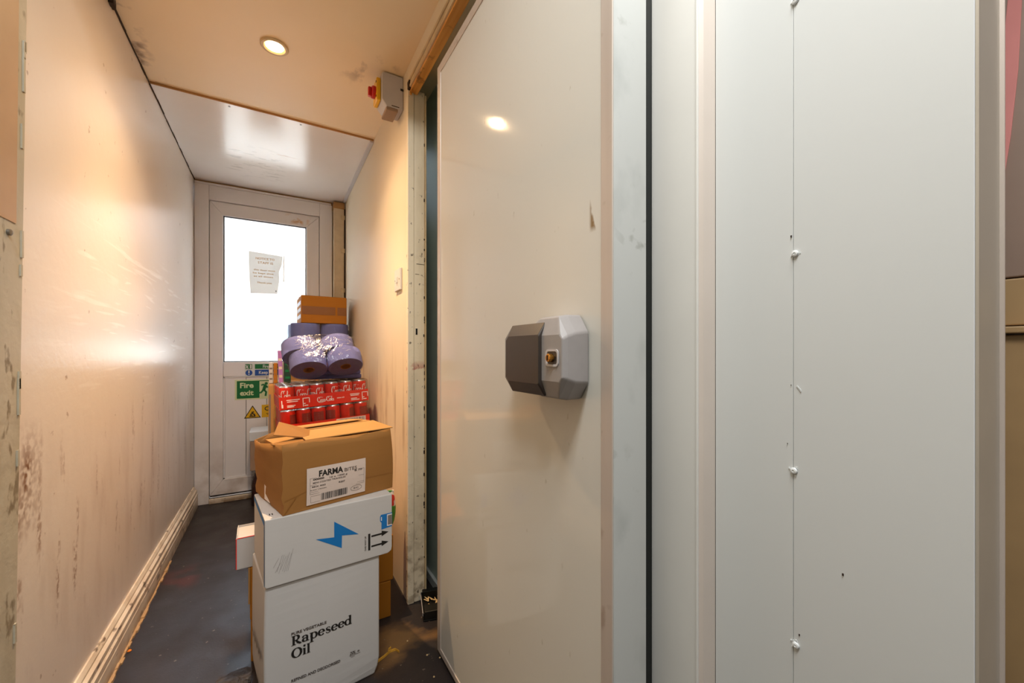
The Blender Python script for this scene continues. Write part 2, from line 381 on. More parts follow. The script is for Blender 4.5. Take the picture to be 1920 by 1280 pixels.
def text_mb(mb, txt, size, u, v, fn, mi=0, width=None, bold=0, shear=0, align='LEFT'):
    """letters in the built-in face, laid flat through fn(u, v); size is the cap height"""
    c = bpy.data.curves.new('t', 'FONT'); c.body = txt; c.size = 1; c.offset = bold; c.shear = shear; c.align_x = align; c.resolution_u = 3
    o = bpy.data.objects.new('t', c); COL.objects.link(o)
    dg = bpy.context.evaluated_depsgraph_get(); me = o.evaluated_get(dg).to_mesh()
    k = size / .70
    vs = [(p.co.x, p.co.y) for p in me.vertices]; fs = [tuple(p.vertices) for p in me.polygons]
    if vs:
        xs = [p[0] for p in vs]; x0 = min(xs); wd = max(xs) - x0
        kx = width / wd if width else k
        mb.add([fn(u + ((p[0] - x0) if align == 'LEFT' else p[0]) * kx, v + p[1] * k) for p in vs], fs, mi)
    o.evaluated_get(dg).to_mesh_clear(); bpy.data.objects.remove(o); bpy.data.curves.remove(c)
    return mb
def flatmb():
    m = MB(); m.flat = True; return m

def arc(cx, cy, rx, ry, a0, a1, n=16): return [(cx + rx * math.cos(R(a0 + (a1 - a0) * i / n)), cy + ry * math.sin(R(a0 + (a1 - a0) * i / n))) for i in range(n + 1)]
# an old-style serif alphabet, just the letters needed; x-height 1
def serif(mb, word, u0, v0, xh, fn, width):
    T, t = .30, .10
    def thick(a0, a1, n=16, T=T): return [t + (T - t) * abs(math.cos(R(a0 + (a1 - a0) * i / n))) ** 1.3 for i in range(n + 1)]
    shapes = []; x = 0
    for ch in word:
        st = []; A = lambda cx, cy, rx, ry, a0, a1, T=T: st.append((arc(cx, cy, rx, ry, a0, a1, 20), thick(a0, a1, 20, T)))
        L = lambda p, w: st.append((p, w))
        def foot(cx, y=.04, h=.26): L([(cx - h, y), (cx + h, y)], .08)
        if ch == 'R':
            L([(.3, 0), (.3, 1.45)], T); foot(.3, h=.3); L([(.02, 1.41), (.5, 1.41)], .08)
            L([(.3, 1.40), (.62, 1.40)], t); A(.60, 1.05, .36, .35, 90, -90, .32); L([(.3, .70), (.62, .70)], t)
            L([(.60, .72), (.85, .3), (1.22, .04)], [.22, .3, .26]); L([(1.0, .04), (1.35, .04)], .08); adv = 1.38
        elif ch == 'a':
            A(.42, .30, .29, .25, 60, 330); A(.40, .68, .30, .27, 0, 165, .26); L([(.70, .70), (.70, .06)], T * .9); L([(.66, .05), (.98, .05)], .09); L([(.13, .66), (.13, .78)], .2); adv = 1.02
        elif ch == 'p':
            L([(.28, -.48), (.28, 1.0)], T); foot(.28, -.46, .28); L([(.02, .96), (.28, .96)], .09); A(.60, .5, .36, .45, 0, 360); adv = 1.12
        elif ch == 'e':
            A(.50, .5, .36, .45, 0, 325); L([(.24, .53), (.86, .53)], .1); adv = 1.0
        elif ch == 's':
            L([(.72, .70), (.66, .90), (.42, .95), (.22, .82), (.24, .62), (.46, .50), (.68, .38), (.72, .18), (.50, .05), (.26, .08), (.14, .30)], [.08, .1, .1, .2, .24, .28, .24, .2, .1, .1, .08]); adv = .86
        elif ch == 'd':
            L([(.82, 0), (.82, 1.5)], T); L([(.58, 1.46), (.84, 1.46)], .09); L([(.8, .05), (1.06, .05)], .09); A(.46, .5, .36, .45, 0, 360); adv = 1.12
        elif ch == 'O':
            A(.76, .72, .60, .70, 0, 360, .36); adv = 1.55
        elif ch in 'il':
            L([(.28, 0), (.28, 1.0 if ch == 'i' else 1.5)], T); foot(.28, h=.25); y = .96 if ch == 'i' else 1.46; L([(.04, y), (.3, y)], .09)
            if ch == 'i': L([(.28, 1.22), (.28, 1.52)], .3)
            adv = .58
        for p, w in st: shapes.append(([(q[0] + x, q[1]) for q in p], w))
        x += adv
    k = width / x
    g = lambda a, b: fn(u0 + a * k, v0 + b * xh)
    for p, w in shapes: mb.ribbon(p, w, g)
    return mb
# flowing script word in white strokes, height about 1 for capitals
def script(mb, u0, v0, h, fn, width, mi=0, part='all'):
    st = []
    def C(x): st.append((arc(x + .42, .48, .40, .46, 50, 320, 14), [.06 + .12 * abs(math.cos(R(50 + 270 * i / 14))) for i in range(15)])); st.append(([(x + .68, .82), (x + .60, .62), (x + .45, .72), (x + .75, .95), (x + 1.5, .86)], [.1, .06, .05, .08, .04]))
    def o(x): st.append((arc(x + .22, .24, .20, .22, 0, 360, 12), [.05 + .09 * abs(math.cos(R(30 * i))) for i in range(13)])); st.append(([(x + .36, .40), (x + .55, .36)], .05))
    def c(x): st.append((arc(x + .22, .24, .19, .22, 50, 320, 10), [.06 + .08 * abs(math.cos(R(50 + 27 * i))) for i in range(11)])); st.append(([(x + .33, .07), (x + .55, .25)], .05))
    def a(x): o(x - .02); st.append(([(x + .44, .46), (x + .40, .1), (x + .50, .03), (x + .62, .16)], [.1, .12, .08, .04]))
    def l(x): st.append(([(x + .10, .05), (x + .12, .5), (x + .30, .98), (x + .38, .80), (x + .18, .30), (x + .2, .05), (x + .36, .12)], [.08, .1, .06, .06, .1, .1, .04]))
    C(0); o(.75); c(1.20); a(1.60); st.append(([(2.20, .28), (2.45, .30)], .09)); C(2.45); o(3.15); l(3.58); a(3.92)
    st.append(([(.10, .10), (.5, -.10), (1.2, -.12), (1.9, -.02)], [.04, .08, .07, .03]))
    tot = 4.6; k = width / tot
    for p, w in st: mb.ribbon(p, w, lambda x, y: fn(u0 + x * k, v0 + y * h), mi)
    return mb

# ================================================================ the setting
XL, XR, YF, ZC, XC = -.425, .422, 3.10, 1.984, .547      # walls, far wall, ceiling, cold-room skin
LEAN = lambda z: 1.137 + .0307 * (z - .965)             # the battered post leans a little
# floor, in one sheet through kitchen, corridor and cavity
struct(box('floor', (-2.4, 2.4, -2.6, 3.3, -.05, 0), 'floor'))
mb = MB(); n = 8; vs = []
zz = [i * ZC / n for i in range(n + 1)]
wl = MB().prism([(LEAN(0), 0), (YF + .1, 0), (YF + .1, ZC + .02), (LEAN(ZC), ZC + .02)], lambda y, z, k: (XL - .06 * k, y, z))
struct(wl.build('wall_left', 'wall_left'))
struct(box('wall_right', (XR, XR + .018, 1.463 + .018, YF + .1, 0, ZC + .02), 'wall_right'))
struct(box('ceiling', (XL - .1, XC + .1, .92, 2.062, ZC, ZC + .04), 'ceiling'))
cp = struct(box('ceiling_panel', (XL - .02, XR + .01, 2.062, YF + .05, ZC - .006, ZC + .03), 'ceiling_panel'))
cp.name = 'ceiling_lining'
box('edge_strip', (XL + .004, XR - .004, 2.057, 2.062, ZC - .008, ZC + .0), 'board_edge', cp)
for x in (-.17, .10): MB().lathe([(.004, 0), (.004, .002), (.002, .003)], (x, 2.085, ZC - .0085), 10).build('screw', 'screw', cp)
# dark open joint where the left wall meets the ceiling, and side trims of the far ceiling panel
mb = MB(); pts = []
for i in range(26):
    y0 = 1.60 + i * (YF - 1.60) / 26; y1 = y0 + (YF - 1.60) / 26
    w = .0022 + .0028 * random.random(); mb.box(XL - .001, XL + w, y0, y1, ZC - .008 - .003 * random.random(), ZC - .0062 + .004 * (y0 < 2.05))
struct(mb.build('trim_1', 'dark_gap'))
mb = MB()
for i in range(9):
    y = 1.50 + i * .017; w = .004 + .010 * random.random()
    mb.box(XL - .001, XL + w, y, y + .02, ZC - .012 - .012 * random.random(), ZC + .001)
struct(mb.build('trim_2', 'dark_gap'))
struct(box('trim_3', (XR - .020, XR, 2.07, YF - .1, ZC - .012, ZC - .006), 'grey_plastic', None, .002))
# skirting on the left
prof = [(0, 0), (.022, 0), (.022, .055), (.019, .060), (.022, .064), (.022, .078), (.016, .083), (.018, .088), (.018, .100), (.010, .106), (.010, .112), (.004, .122), (0, .122)]
sk = MB(); sk.loft([[(XL + a, y, z) for a, z in prof] for y in [1.125 + i * (YF - .06 - 1.125) / 10 for i in range(11)]])
sko = struct(sk.build('baseboard_left', 'skirting'))
mb = MB()
for i in range(40):
    y = 1.25 + 1.05 * i / 40; w = .004 + .006 * random.random()
    mb.box(XL + .020, XL + .022 + w, y, y + .027, -.002, .004 + .005 * random.random())
mb.build('mastic_bead', 'tan_laminate', sko)
# leaning post at the near end of the left wall
po = MB(); po.prism([(-.3, 0), (LEAN(0), 0), (LEAN(2.1), 2.1), (-.3, 2.1)], lambda y, z, k: (XL + .006 - .10 * k, y, z))
po = struct(po.build('trim_4', 'post'))
kp = MB(); kp.prism([(.9, 1.17), (LEAN(1.2) - .028, 1.17), (LEAN(2.1) - .036, 2.1), (.9, 2.1)], lambda y, z, k: (XL + .0075 - .01 * k, y, z)); kp.build('keep_plate', 'tan_paint', po)
MB().lathe([(.006, 0), (.006, .004), (.003, .006)], (0, 0, 0), 12, axis=Matrix.Rotation(R(90), 3, 'Y')).build('bolt', 'screw', po, loc=(XL + .006, 1.092, 1.148))
mb = MB()
for i in range(14):
    z = .35 + random.random() * 1.4; y = LEAN(z) - .002 - .006 * random.random(); mb.box(XL + .004, XL + .0085, y - .006, y, z, z + .02 + .06 * random.random())
mb.build('paint_chips', 'post', po)
# right jamb (battered, two faces) and timber header
jb = group_struct('trim_5')
box('architrave', (XR - .004, XR + .020, 1.462, 1.482, 0, 1.915), 'jamb', jb, .003)
box('jamb_post', (XR + .021, .4835, 1.466, 1.53, 0, 1.905), 'jamb', jb, .003)
box('stop_bead', (.4838, .4895, 1.462, 1.52, 0, 1.895), 'header_paint', jb, .002)
box('strike_slot', (.449, .4555, 1.4645, 1.467, .995, 1.018), 'void', jb)
mb = MB()
for i in range(26):
    z = .15 + 1.6 * random.random(); x = .478 + .004 * random.random(); h = .004 + .012 * random.random(); mb.box(x, x + .003 + .004 * random.random(), 1.4648, 1.4665, z, z + h)
mb.box(.452, .482, 1.4648, 1.4665, 1.258, 1.2595); mb.box(.447, .462, 1.4648, 1.4665, 1.22, 1.221)
mb.build('dents', 'dark_gap', jb)
hd = group_struct('trim_6')
box('wall_band', (XR, XR + .03, .55, 1.48, 1.934, ZC), 'wall_right', hd)
box('moulding', (XR - .002, XR + .03, .55, 1.47, 1.924, 1.933), 'header_paint', hd, .002)
box('moulding', (XR + .001, XR + .03, .55, 1.468, 1.911, 1.922), 'header_paint', hd, .002)
box('moulding', (XR - .001, XR + .03, .55, 1.466, 1.898, 1.909), 'header_paint', hd, .002)
box('beam', (XR + .004, XR + .034, .5, 1.47, 1.888, 1.8975), 'timber', hd, .0015)
mb = MB()
for i in range(16):
    x = XR + .03 * random.random(); z = 1.875 + .03 * random.random(); r = .003 + .005 * random.random(); y = 1.445 + .02 * random.random()
    mb.box(x, x + r, y, y + r, z, z + r * 2)
mb.build('splinters', 'timber', hd)
MB().box(XR - .004, XR + .008, 1.448, 1.470, 1.893, 1.925).build('broken_end', 'dark_gap', hd, .003)
# cold room: skin behind the corridor lining, frame, panels, end channel
cw = group_struct('wall_cold_room')
box('skin', (XC, XC + .05, .474, YF + .2, .0, 2.4), 'cold_wall', cw)
box('floor_channel', (XC - .012, XC, 1.2, YF, .0, .035), 'galv', cw, .002)
box('gasket', (.512, XC + .002, .4625, .4743, .0, 1.86), 'gasket', cw)
box('frame_post', (XC, XC + .08, .3775, .4655, -.0, 2.4), 'frame_skin', cw, .004, 3)
MB().prism([(XC + .001, .377), (XC + .006, .3715), (.5735, .366), (.5735, .377)], lambda x, y, k: (x, y, 2.4 * k)).build('corner_trim', 'pink_trim', cw)
box('frame_nose', (XC - .0015, XC + .006, .3765, .3805, 0, 2.4), 'frame_skin', cw, .0012)
box('panel', (.5735, .6535, .2600, .3655, 0, 2.4), 'panel_skin', cw, .0005)
box('panel', (.5732, .6535, .1045, .2594, 0, 2.4), 'panel_skin', cw, .0005)
MB().prism([(.5731, .1044), (.5731, .1056), (.5745, .1056), (.5745, .1044)], lambda x, y, k: (x, y, 2.4 * k)).build('corner_bead', 'white_gloss', cw, .0005, 3)  # thin white strip painting the highlight along the panel corner
box('seam_filler', (.5756, .58, .2590, .2604, 0, 2.4), 'frame_skin', cw)
box('end_channel', (.5745, .656, .1020, .1044, 0, 2.4), 'end_metal', cw)
box('end_lip', (.6545, .6575, .0985, .1044, 0, 2.4), 'alu', cw)
ax = Matrix.Rotation(R(-90), 3, 'Y')
for k, (y, z) in enumerate(((.2572, 1.379), (.2572, 1.056), (.2585, .778), (.2562, .556))):
    r = MB().lathe([(.0040, 0), (.0042, .0012), (.0034, .0026), (.0016, .0032), (.0014, .0022)], (0, 0, 0), 16, axis=ax).build('rivet', 'rivet', cw, loc=(.573, y, z))
    mb = MB()
    for j in range(7):
        a = random.random() * 6.28; q = .004 + .0025 * random.random(); mb.box(-.0006, .0003, q * math.cos(a), q * math.cos(a) + .0012, q * math.sin(a) - .001, q * math.sin(a) + .0004)
    mb.build('paint_flake', 'rivet', r)
mb = MB()
for j in range(6): mb.box(.5722, .5732, .2545 - .0008 * j, .2555 - .0008 * j, .886 - .0012 * j, .8875 - .0010 * j)
mb.build('rivet_scar', 'rivet', cw)
mb = MB()
for (y, z, s) in ((.2612, 1.078, .0014), (.2618, .887, .0006), (.2065, .668, .0015), (.252, .57, .0012), (.266, .811, .0006)): mb.box(.5722, .5732, y, y + s, z, z + s * 1.8)
mb.build('chip', 'dark_gap', cw)

# ---------------------------------------------------------------- cold-room door (overlap leaf with latch)
D = group_struct('door_2')
DX, D0, D1, DZ0, DZ1 = .4315, .4365, 1.184, .012, 1.807
box('leaf', (DX + .001, .500, D0 + .002, D1 - .002, DZ0 + .002, DZ1 - .002), 'door_skin', D)
E_ = .026
for nm, b in (('edge_trim', (DX - .001, DX + .012, D0, D0 + .0245, DZ0, DZ1)), ('edge_trim', (DX - .001, DX + .012, D1 - E_, D1, DZ0, DZ1)),
              ('edge_trim', (DX - .0012, DX + .012, D0 + .0245, D1 - E_, DZ1 - E_, DZ1)), ('edge_trim', (DX - .0012, DX + .012, D0 + .0245, D1 - E_, DZ0, DZ0 + .018))):
    box(nm, b, 'alu', D, .0012)
box('edge_face', (DX + .001, .502, D0 - .0008, D0 + .003, DZ0, DZ1), 'galv', D)
box('edge_face', (DX + .012, .502, D1 - .003, D1 + .0008, DZ0, DZ1), 'galv', D)
box('top_face', (DX + .012, .502, D0, D1, DZ1 - .003, DZ1 + .0006), 'galv', D)
box('seal', (.500, .5465, D0 + .03, D1 - .012, DZ0 + .03, DZ1 - .015), 'gasket', D)
# latch: a thing of the door, built as faceted lofts
def octa(X, ya, yb, za, zb, cy, cz, cy2=None, cz2=None):
    c2, d2 = (cy if cy2 is None else cy2), (cz if cz2 is None else cz2)
    return [(X, ya, za + cz), (X, ya + cy, za), (X, yb - c2, za), (X, yb, za + d2), (X, yb, zb - d2), (X, yb - c2, zb), (X, ya + cy, zb), (X, ya, zb - cz)]
latch = MB()
latch.loft([octa(DX - .001, .488, .672, .853, .991, .020, .028, .07, .034), octa(DX - .030, .4852, .655, .853, .990, .021, .030, .075, .036), octa(DX - .047, .4836, .625, .856, .987, .023, .032, .07, .036), octa(DX - .0575, .4842, .600, .884, .957, .006, .006)])
lo = latch.build('latch_body', 'latch_grey', D, .0030, 3)
lv = MB()
lv.loft([octa(DX - .022, .5385, .682, .860, .977, .002, .003, .028, .024), octa(DX - .050, .5385, .672, .8575, .9795, .002, .003, .028, .024), octa(DX - .0640, .5385, .645, .878, .9585, .002, .003, .008, .008)])
lvo = lv.build('lever', 'latch_dark', lo, .004, 3)
yc, zc0 = .509, .921
def rrect(hy, hz, r, x): return [(x, yc + sy * (hy - r) + r * math.cos(a), zc0 + sz * (hz - r) + r * math.sin(a)) for (sy, sz, a0) in ((1, 1, 0), (-1, 1, 90), (-1, -1, 180), (1, -1, 270)) for a in [R(a0 + 22.5 * k) for k in range(5)]]
MB().loft([rrect(.0165, .0135, .006, DX - .0577), rrect(.0165, .0135, .006, DX - .0592), rrect(.0135, .0105, .005, DX - .0592), rrect(.0130, .0100, .005, DX - .0580)], cap=False, smooth=True).build('lock_rim', 'grey_plastic', lo)
MB().add(rrect(.0132, .0102, .005, DX - .0581), [tuple(range(20))]).build('lock_recess', 'latch_dark', lo)
MB().lathe([(.0066, 0), (.0066, .006), (.0058, .0068)], (0, 0, 0), 18, axis=ax).build('lock_cylinder', 'brass', lo, loc=(DX - .0585, yc + .002, zc0))
MB().box(-.0090, .0, -.0055, .0, -.0028, .0028).build('lock_cam', 'brass', lo, .001, loc=(DX - .0585, yc - .002, zc0))
MB().box(-.0078, -.0066, -.0006, .0006, -.004, .004).build('keyway', 'void', lo, loc=(DX - .0585, yc + .003, zc0))

# ---------------------------------------------------------------- plastic fire door at the far end
G = group_struct('door_1')
Y0 = YF - .045      # face of the outer frame
box('frame_side', (XL + .002, -.352, Y0, YF + .03, 0, 1.955), 'upvc_dirty', G, .003)
box('frame_side', (.262, .342, Y0, YF + .03, 0, 1.955), 'upvc_dirty', G, .003)
box('frame_head', (-.352, .262, Y0, YF + .03, 1.866, 1.955), 'upvc', G, .003)
box('head_filler', (XL + .002, .34, Y0 + .006, YF + .03, 1.956, ZC - .008), 'board_edge', G)
box('head_bead', (XL + .002, .335, Y0 - .004, Y0 + .012, 1.955, 1.968), 'upvc', G, .003)
box('sill', (-.352, .262, Y0 - .012, YF + .03, 0, .030), 'skirting', G, .003)
box('threshold', (-.350, .260, Y0 - .004, YF, .030, .040), 'can_metal', G, .002)
Yd = Y0 + .012     # leaf face
def member(nm, pts, mat):
    return MB().prism(pts, lambda x, z, k: (x, Yd + .05 * k, z)).build(nm, mat, G, .003)
A0, A1, B0, B1 = -.350, .260, .045, 1.864
g0, g1, gz0, gz1, pz0, pz1 = -.281, .181, .868, 1.782, .137, .776
member('stile', [(A0, B0), (g0 - .001, B0 + .09), (g0 - .001, B1 - .08), (A0, B1)], 'upvc_dirty')
member('stile', [(A1, B0), (A1, B1), (g1 + .001, B1 - .08), (g1 + .001, B0 + .09)], 'upvc_dirty')
member('top_rail', [(A0 + .0006, B1), (g0, gz1), (g1, gz1), (A1 - .0006, B1)], 'upvc_dirty')
member('bottom_rail', [(A0 + .0006, B0), (A1 - .0006, B0), (g1, pz0), (g0, pz0)], 'upvc_dirty')
member('mid_rail', [(g0, pz1), (g1, pz1), (g1, gz0), (g0, gz0)], 'upvc')
mb = MB()
for b_ in ((A0 - .0015, A0 + .02, Yd + .010, Yd + .04, .041, 1.8655), (A1 - .02, A1 + .0015, Yd + .010, Yd + .04, .041, 1.8655), (A0 + .02, A1 - .02, Yd + .010, Yd + .04, .041, .06), (A0 + .02, A1 - .02, Yd + .010, Yd + .04, 1.85, 1.8655)): mb.box(*b_)
mb.build('door_seal', 'ink_soft', G)
mb = MB()
for (a, b, c_, d) in ((g0, g1, gz0, gz0 + .006), (g0, g1, gz1 - .006, gz1), (g0, g0 + .006, gz0, gz1), (g1 - .006, g1, gz0, gz1)): mb.box(a, b, Yd + .006, Yd + .018, c_, d)
mb.build('glazing_rubber', 'rubber', G)
box('pane', (g0 + .003, g1 - .003, Yd + .012, Yd + .017, gz0 + .003, gz1 - .003), 'frosted', G)
for i in range(4):
    w = (g1 - g0 - .012) / 4; box('infill_board', (g0 + .006 + i * w + .0012, g0 + .006 + (i + 1) * w - .0012, Yd + .009, Yd + .02, pz0 + .006, pz1 - .006), 'upvc', G, .0015)
mb = MB()
for (a, b, c_, d) in ((g0, g1, pz0, pz0 + .007), (g0, g1, pz1 - .007, pz1), (g0, g0 + .007, pz0, pz1), (g1 - .007, g1, pz0, pz1)): mb.box(a, b, Yd + .004, Yd + .019, c_, d)
mb.build('panel_bead', 'upvc', G)
box('panel_backing', (g0, g1, Yd + .021, Yd + .03, pz0, pz1), 'ink_soft', G)
struct(box('wall_back', (.343, XC, YF - .01, YF + .06, 0, ZC), 'wall_right'))
# boxed pipe in the corner
pb_ = thing('pipe_boxing', 'cream painted square pipe boxing in the corner right of the glazed door', 'pipe', (.379, YF - .06, 0))
box('casing', (-.033, .033, -.04, .04, 0, 1.925), 'pipe_paint', pb_, .004)
box('cap', (-.035, .036, -.043, .04, 1.925, 1.968), 'board_edge', pb_, .003)
box('side_strip', (.0335, .0415, -.03, .04, 0, 1.93), 'dark_gap', pb_)
for z in (1.345, 1.62, 1.85): box('clip', (.012, .037, -.046, -.0405, z, z + .03), 'header_paint', pb_, .002)

# ---------------------------------------------------------------- outside and the kitchen behind the camera
struct(box('ground_outside', (-4, 4, 3.3, 9, -.12, -.02), 'paving'))
struct(box('wall_outside', (-4, 4, 5.6, 5.8, -.02, 2.6), 'brick_out'))
struct(box('wall_kitchen_back', (-2.4, 2.4, -2.7, -2.6, 0, 2.45), 'kitchen_wall'))
struct(box('wall_kitchen_left', (-2.5, -2.4, -2.7, 1.2, 0, 2.45), 'kitchen_wall'))
struct(box('wall_kitchen_right', (2.4, 2.5, -2.7, 1.2, 0, 2.45), 'kitchen_wall'))
struct(box('wall_kitchen_front', (-2.4, XL - .10, 1.0, 1.1, 0, 2.45), 'kitchen_wall'))
struct(box('bulkhead_wall', (XL - .10, XC, .86, .918, ZC, 2.45), 'kitchen_wall')).name = 'wall_bulkhead'
struct(box('wall_kitchen_end', (.66, 2.4, .62, .68, 0, 2.45), 'kitchen_wall'))
struct(box('ceiling_kitchen', (-2.45, 2.45, -2.65, 1.1, 2.4, 2.45), 'kitchen_wall'))
struct(box('roof_over_cavity', (XC - .2, 2.4, .6, YF + .2, 2.4, 2.45), 'kitchen_wall')).name = 'ceiling_cavity'

# ================================================================ things
# recessed downlight
dl = thing('downlight', 'small round recessed ceiling downlight, lit, in the cream ceiling', 'light', (-.003, 1.605, ZC))
MB().lathe([(.043, 0), (.043, -.003), (.040, -.006), (.033, -.006), (.029, -.002), (.029, .0)], (0, 0, 0), 36, cap=False).build('bezel', 'header_paint', dl)
MB().lathe([(.027, -.0016), (.001, -.0025)], (0, 0, 0), 32).build('lens', 'lamp', dl)
for size, power, blend in ((126, 23, .9), (168, 7, .8), (84, 58, 1.0)):     # the lamp's main beam and its spill
    sp = bpy.data.lights.new('downlight_lamp', 'SPOT'); sp.energy = power; sp.color = (1, .665, .36); sp.spot_size = R(size); sp.spot_blend = blend; sp.shadow_soft_size = .012
    so = bpy.data.objects.new('downlight_lamp', sp); COL.objects.link(so); so.location = (-.003, 1.605, ZC - .016)
# rotary isolator on the right wall
iso = thing('rotary_isolator', 'grey isolator box with red rotary knob on yellow plate high on right wall', 'switch', (XR, 1.575, 1.855))
MB().prism([(-.081, .022), (-.062, .0), (-.0005, .0), (-.0005, .126), (-.074, .126), (-.081, .118)], lambda x, z, k: (x, -.042 + .084 * k, z)).build('housing', 'grey_plastic', iso, .004, 3)
box('terminal_cover', (-.064, -.020, -.040, .040, -.012, .0), 'card_grey', iso, .003)
box('slot', (-.045, -.016, -.0425, -.0415, .0045, .0075), 'dark_gap', iso)
box('hasp', (-.012, .0, -.0445, -.0418, .072, .080), 'black_plastic', iso, .001)
pl = box('plate', (-.097, -.0815, -.030, .030, .020, .104), 'yellow_plastic', iso, .003)
for z in (.032, .086): MB().box(-.0985, -.0965, -.027, -.021, z, z + .006).build('slot', 'black_plastic', pl)
kn = MB(); kn.lathe([(.022, 0), (.022, .010), (.019, .013), (.001, .014)], (0, 0, 0), 24, axis=ax); kn.build('knob', 'red_plastic', pl, loc=(-.097, 0, .060))
box('grip', (-.122, -.110, -.007, .007, .040, .075), 'red_plastic', pl, .003)
# light switch
sw = thing('light_switch', 'white light switch plate on the cream right wall beside the door jamb', 'switch', (XR, 1.592, 1.215))
box('plate', (-.009, -.0004, -.043, .043, -.043, .043), 'white_plastic', sw, .003, 3)
MB().prism([(-.009, -.012), (-.009, .012), (-.0105, .012), (-.0135, -.012)], lambda x, z, k: (x, -.006 + .012 * k, z)).build('rocker', 'white_plastic', sw)
for y in (-.030, .030): MB().lathe([(.003, 0), (.003, .0008)], (0, 0, 0), 10, axis=ax).build('screw', 'screw', sw, loc=(-.009, y, 0))

# ---- signs on the far door. front faces look down -Y
def sfn(y): return lambda x, z: (x, y, z)
ys = Yd + .009 - .0012
n_ = thing('fire_exit_sign', 'green fire exit sign with pale border on the lower half of the white door', 'sign', (-.125, ys, .69))
o = (-.125, .69)
box('plate', (-.097, .107, 0, .0011, -.064, .064), 'sign_cream', n_)
mb = flatmb(); mb.rect(-.087, .035, -.056, .056, sfn(-.0003)); mb.build('green_field', 'sign_green', n_)
mb = flatmb(); text_mb(mb, 'Fire', .032, -.070, .012, sfn(-.0006), bold=.03, width=.073); text_mb(mb, 'exit', .032, -.070, -.036, sfn(-.0006), bold=.03, width=.073); mb.build('lettering', 'sign_cream', n_)
mb = flatmb(); f = sfn(-.0006)
mb.ribbon([(.102, .056), (.102, -.056)], .006, f); mb.ribbon([(.035, .054), (.105, .054)], .005, f)
mb.add([f(.072 + .009 * math.cos(i * .524), .036 + .009 * math.sin(i * .524)) for i in range(12)], [tuple(range(12))])
mb.ribbon([(.045, .024), (.055, .030), (.070, .022), (.080, .008)], .010, f); mb.ribbon([(.066, .022), (.058, -.008)], .018, f)
mb.ribbon([(.058, -.004), (.072, -.020), (.068, -.046)], .011, f); mb.ribbon([(.056, -.006), (.044, -.022), (.022, -.026)], .011, f)
mb.build('running_figure', 'sign_green', n_)
n_ = thing('fire_door_sticker', 'two line green and blue fire door keep clear sticker on the mid rail', 'sign', (-.075, Yd - .0012, .817))
box('backing', (-.094, .095, 0, .001, -.043, .040), 'sign_white', n_)
mb = flatmb(); f = sfn(-.0003); mb.rect(-.040, .090, .005, .036, f); mb.rect(-.091, -.055, .005, .036, f); mb.build('green_field', 'sign_green', n_)
mb = flatmb(); mb.rect(-.040, .090, -.038, .0, f); mb.add([f(-.072 + .019 * math.cos(i * .35), -.019 + .019 * math.sin(i * .35)) for i in range(18)], [tuple(range(18))]); mb.build('blue_field', 'sign_blue', n_)
mb = flatmb(); f = sfn(-.0006); text_mb(mb, 'Fire door', .020, .004, .011, f, bold=.02, width=.083); text_mb(mb, 'Keep clear', .020, -.018, -.028, f, bold=.02, width=.104)
mb.ribbon([(-.072, -.004), (-.072, -.022)], .007, f); mb.ribbon([(-.072, -.027), (-.072, -.033)], .007, f)
mb.rect(-.067, -.058, .008, .033, f); mb.ribbon([(-.088, .030), (-.076, .008)], .006, f); mb.ribbon([(-.076, .028), (-.088, .010)], .005, f); mb.build('lettering', 'sign_white', n_)
n_ = thing('hazard_triangle_sticker', 'yellow triangular warning sticker below the fire exit sign', 'sign', (-.128, ys, .505))
MB().prism([(-.046, 0), (.046, 0), (0, .082)], lambda x, z, k: (x, .001 * k, z)).build('border', 'ink', n_)
mb = flatmb(); mb.poly([(-.038, .005), (.038, .005), (0, .073)], sfn(-.0003)); mb.build('yellow_field', 'sign_yellow', n_)
mb = flatmb(); f = sfn(-.0006); mb.ribbon([(-.018, .012), (.016, .012)], .006, f); mb.ribbon([(-.012, .022), (-.002, .030), (.010, .024), (.012, .014)], .008, f); mb.ribbon([(-.006, .036), (.008, .040)], .008, f); mb.ribbon([(-.014, .018), (0, .018)], .004, f); mb.build('pictogram', 'ink', n_)
n_ = thing('caution_sticker', 'yellow square sticker with black letter C right of the warning triangle', 'sign', (-.04, ys, .505))
box('backing', (-.038, .04, 0, .001, 0, .082), 'sign_yellow', n_)
mb = flatmb(); f = sfn(-.0004); text_mb(mb, 'C', .026, -.022, .044, f, bold=.02); text_mb(mb, 'w', .012, -.014, .018, f, bold=.01, width=.028); mb.build('lettering', 'ink', n_)
# torn notice on the glass
n_ = thing('torn_notice', 'torn white paper notice with faded orange lettering stuck on the door glass', 'notice', (-.056, Yd + .0105, 1.31))
out_ = [(-.082, 0), (-.030, .003), (.066, .006), (.070, .05), (.078, .10), (.074, .15), (.092, .205), (.096, .256), (.030, .262), (-.092, .270), (-.092, .2), (-.088, .09)]
mb = MB(); mb.prism(out_, lambda x, z, k: (x, -.0006 * k, z)); pp = mb.build('paper', 'paper', n_)
box('tape_strip', (.100, .106, -.0008, 0, .09, .262), 'paper', n_)
mb = flatmb(); f = sfn(-.0012)
text_mb(mb, 'NOTICE TO', .014, -.055, .222, f, bold=.01, width=.105); text_mb(mb, 'STAFF IS', .014, -.043, .196, f, bold=.01, width=.085)
for k, (a, w) in enumerate(((-.066, .12), (-.070, .115), (-.066, .108))): text_mb(mb, ('this door must', 'be kept shut', 'at all times'), .010, a, .150 - .021 * k, f, width=w) if False else text_mb(mb, ('this door must', 'be kept shut', 'at all times')[k], .010, a, .150 - .021 * k, f, bold=.012, width=w)
text_mb(mb, 'Thank you', .010, -.048, .068, f, bold=.012, width=.082); mb.build('lettering', 'ink_orange', n_)
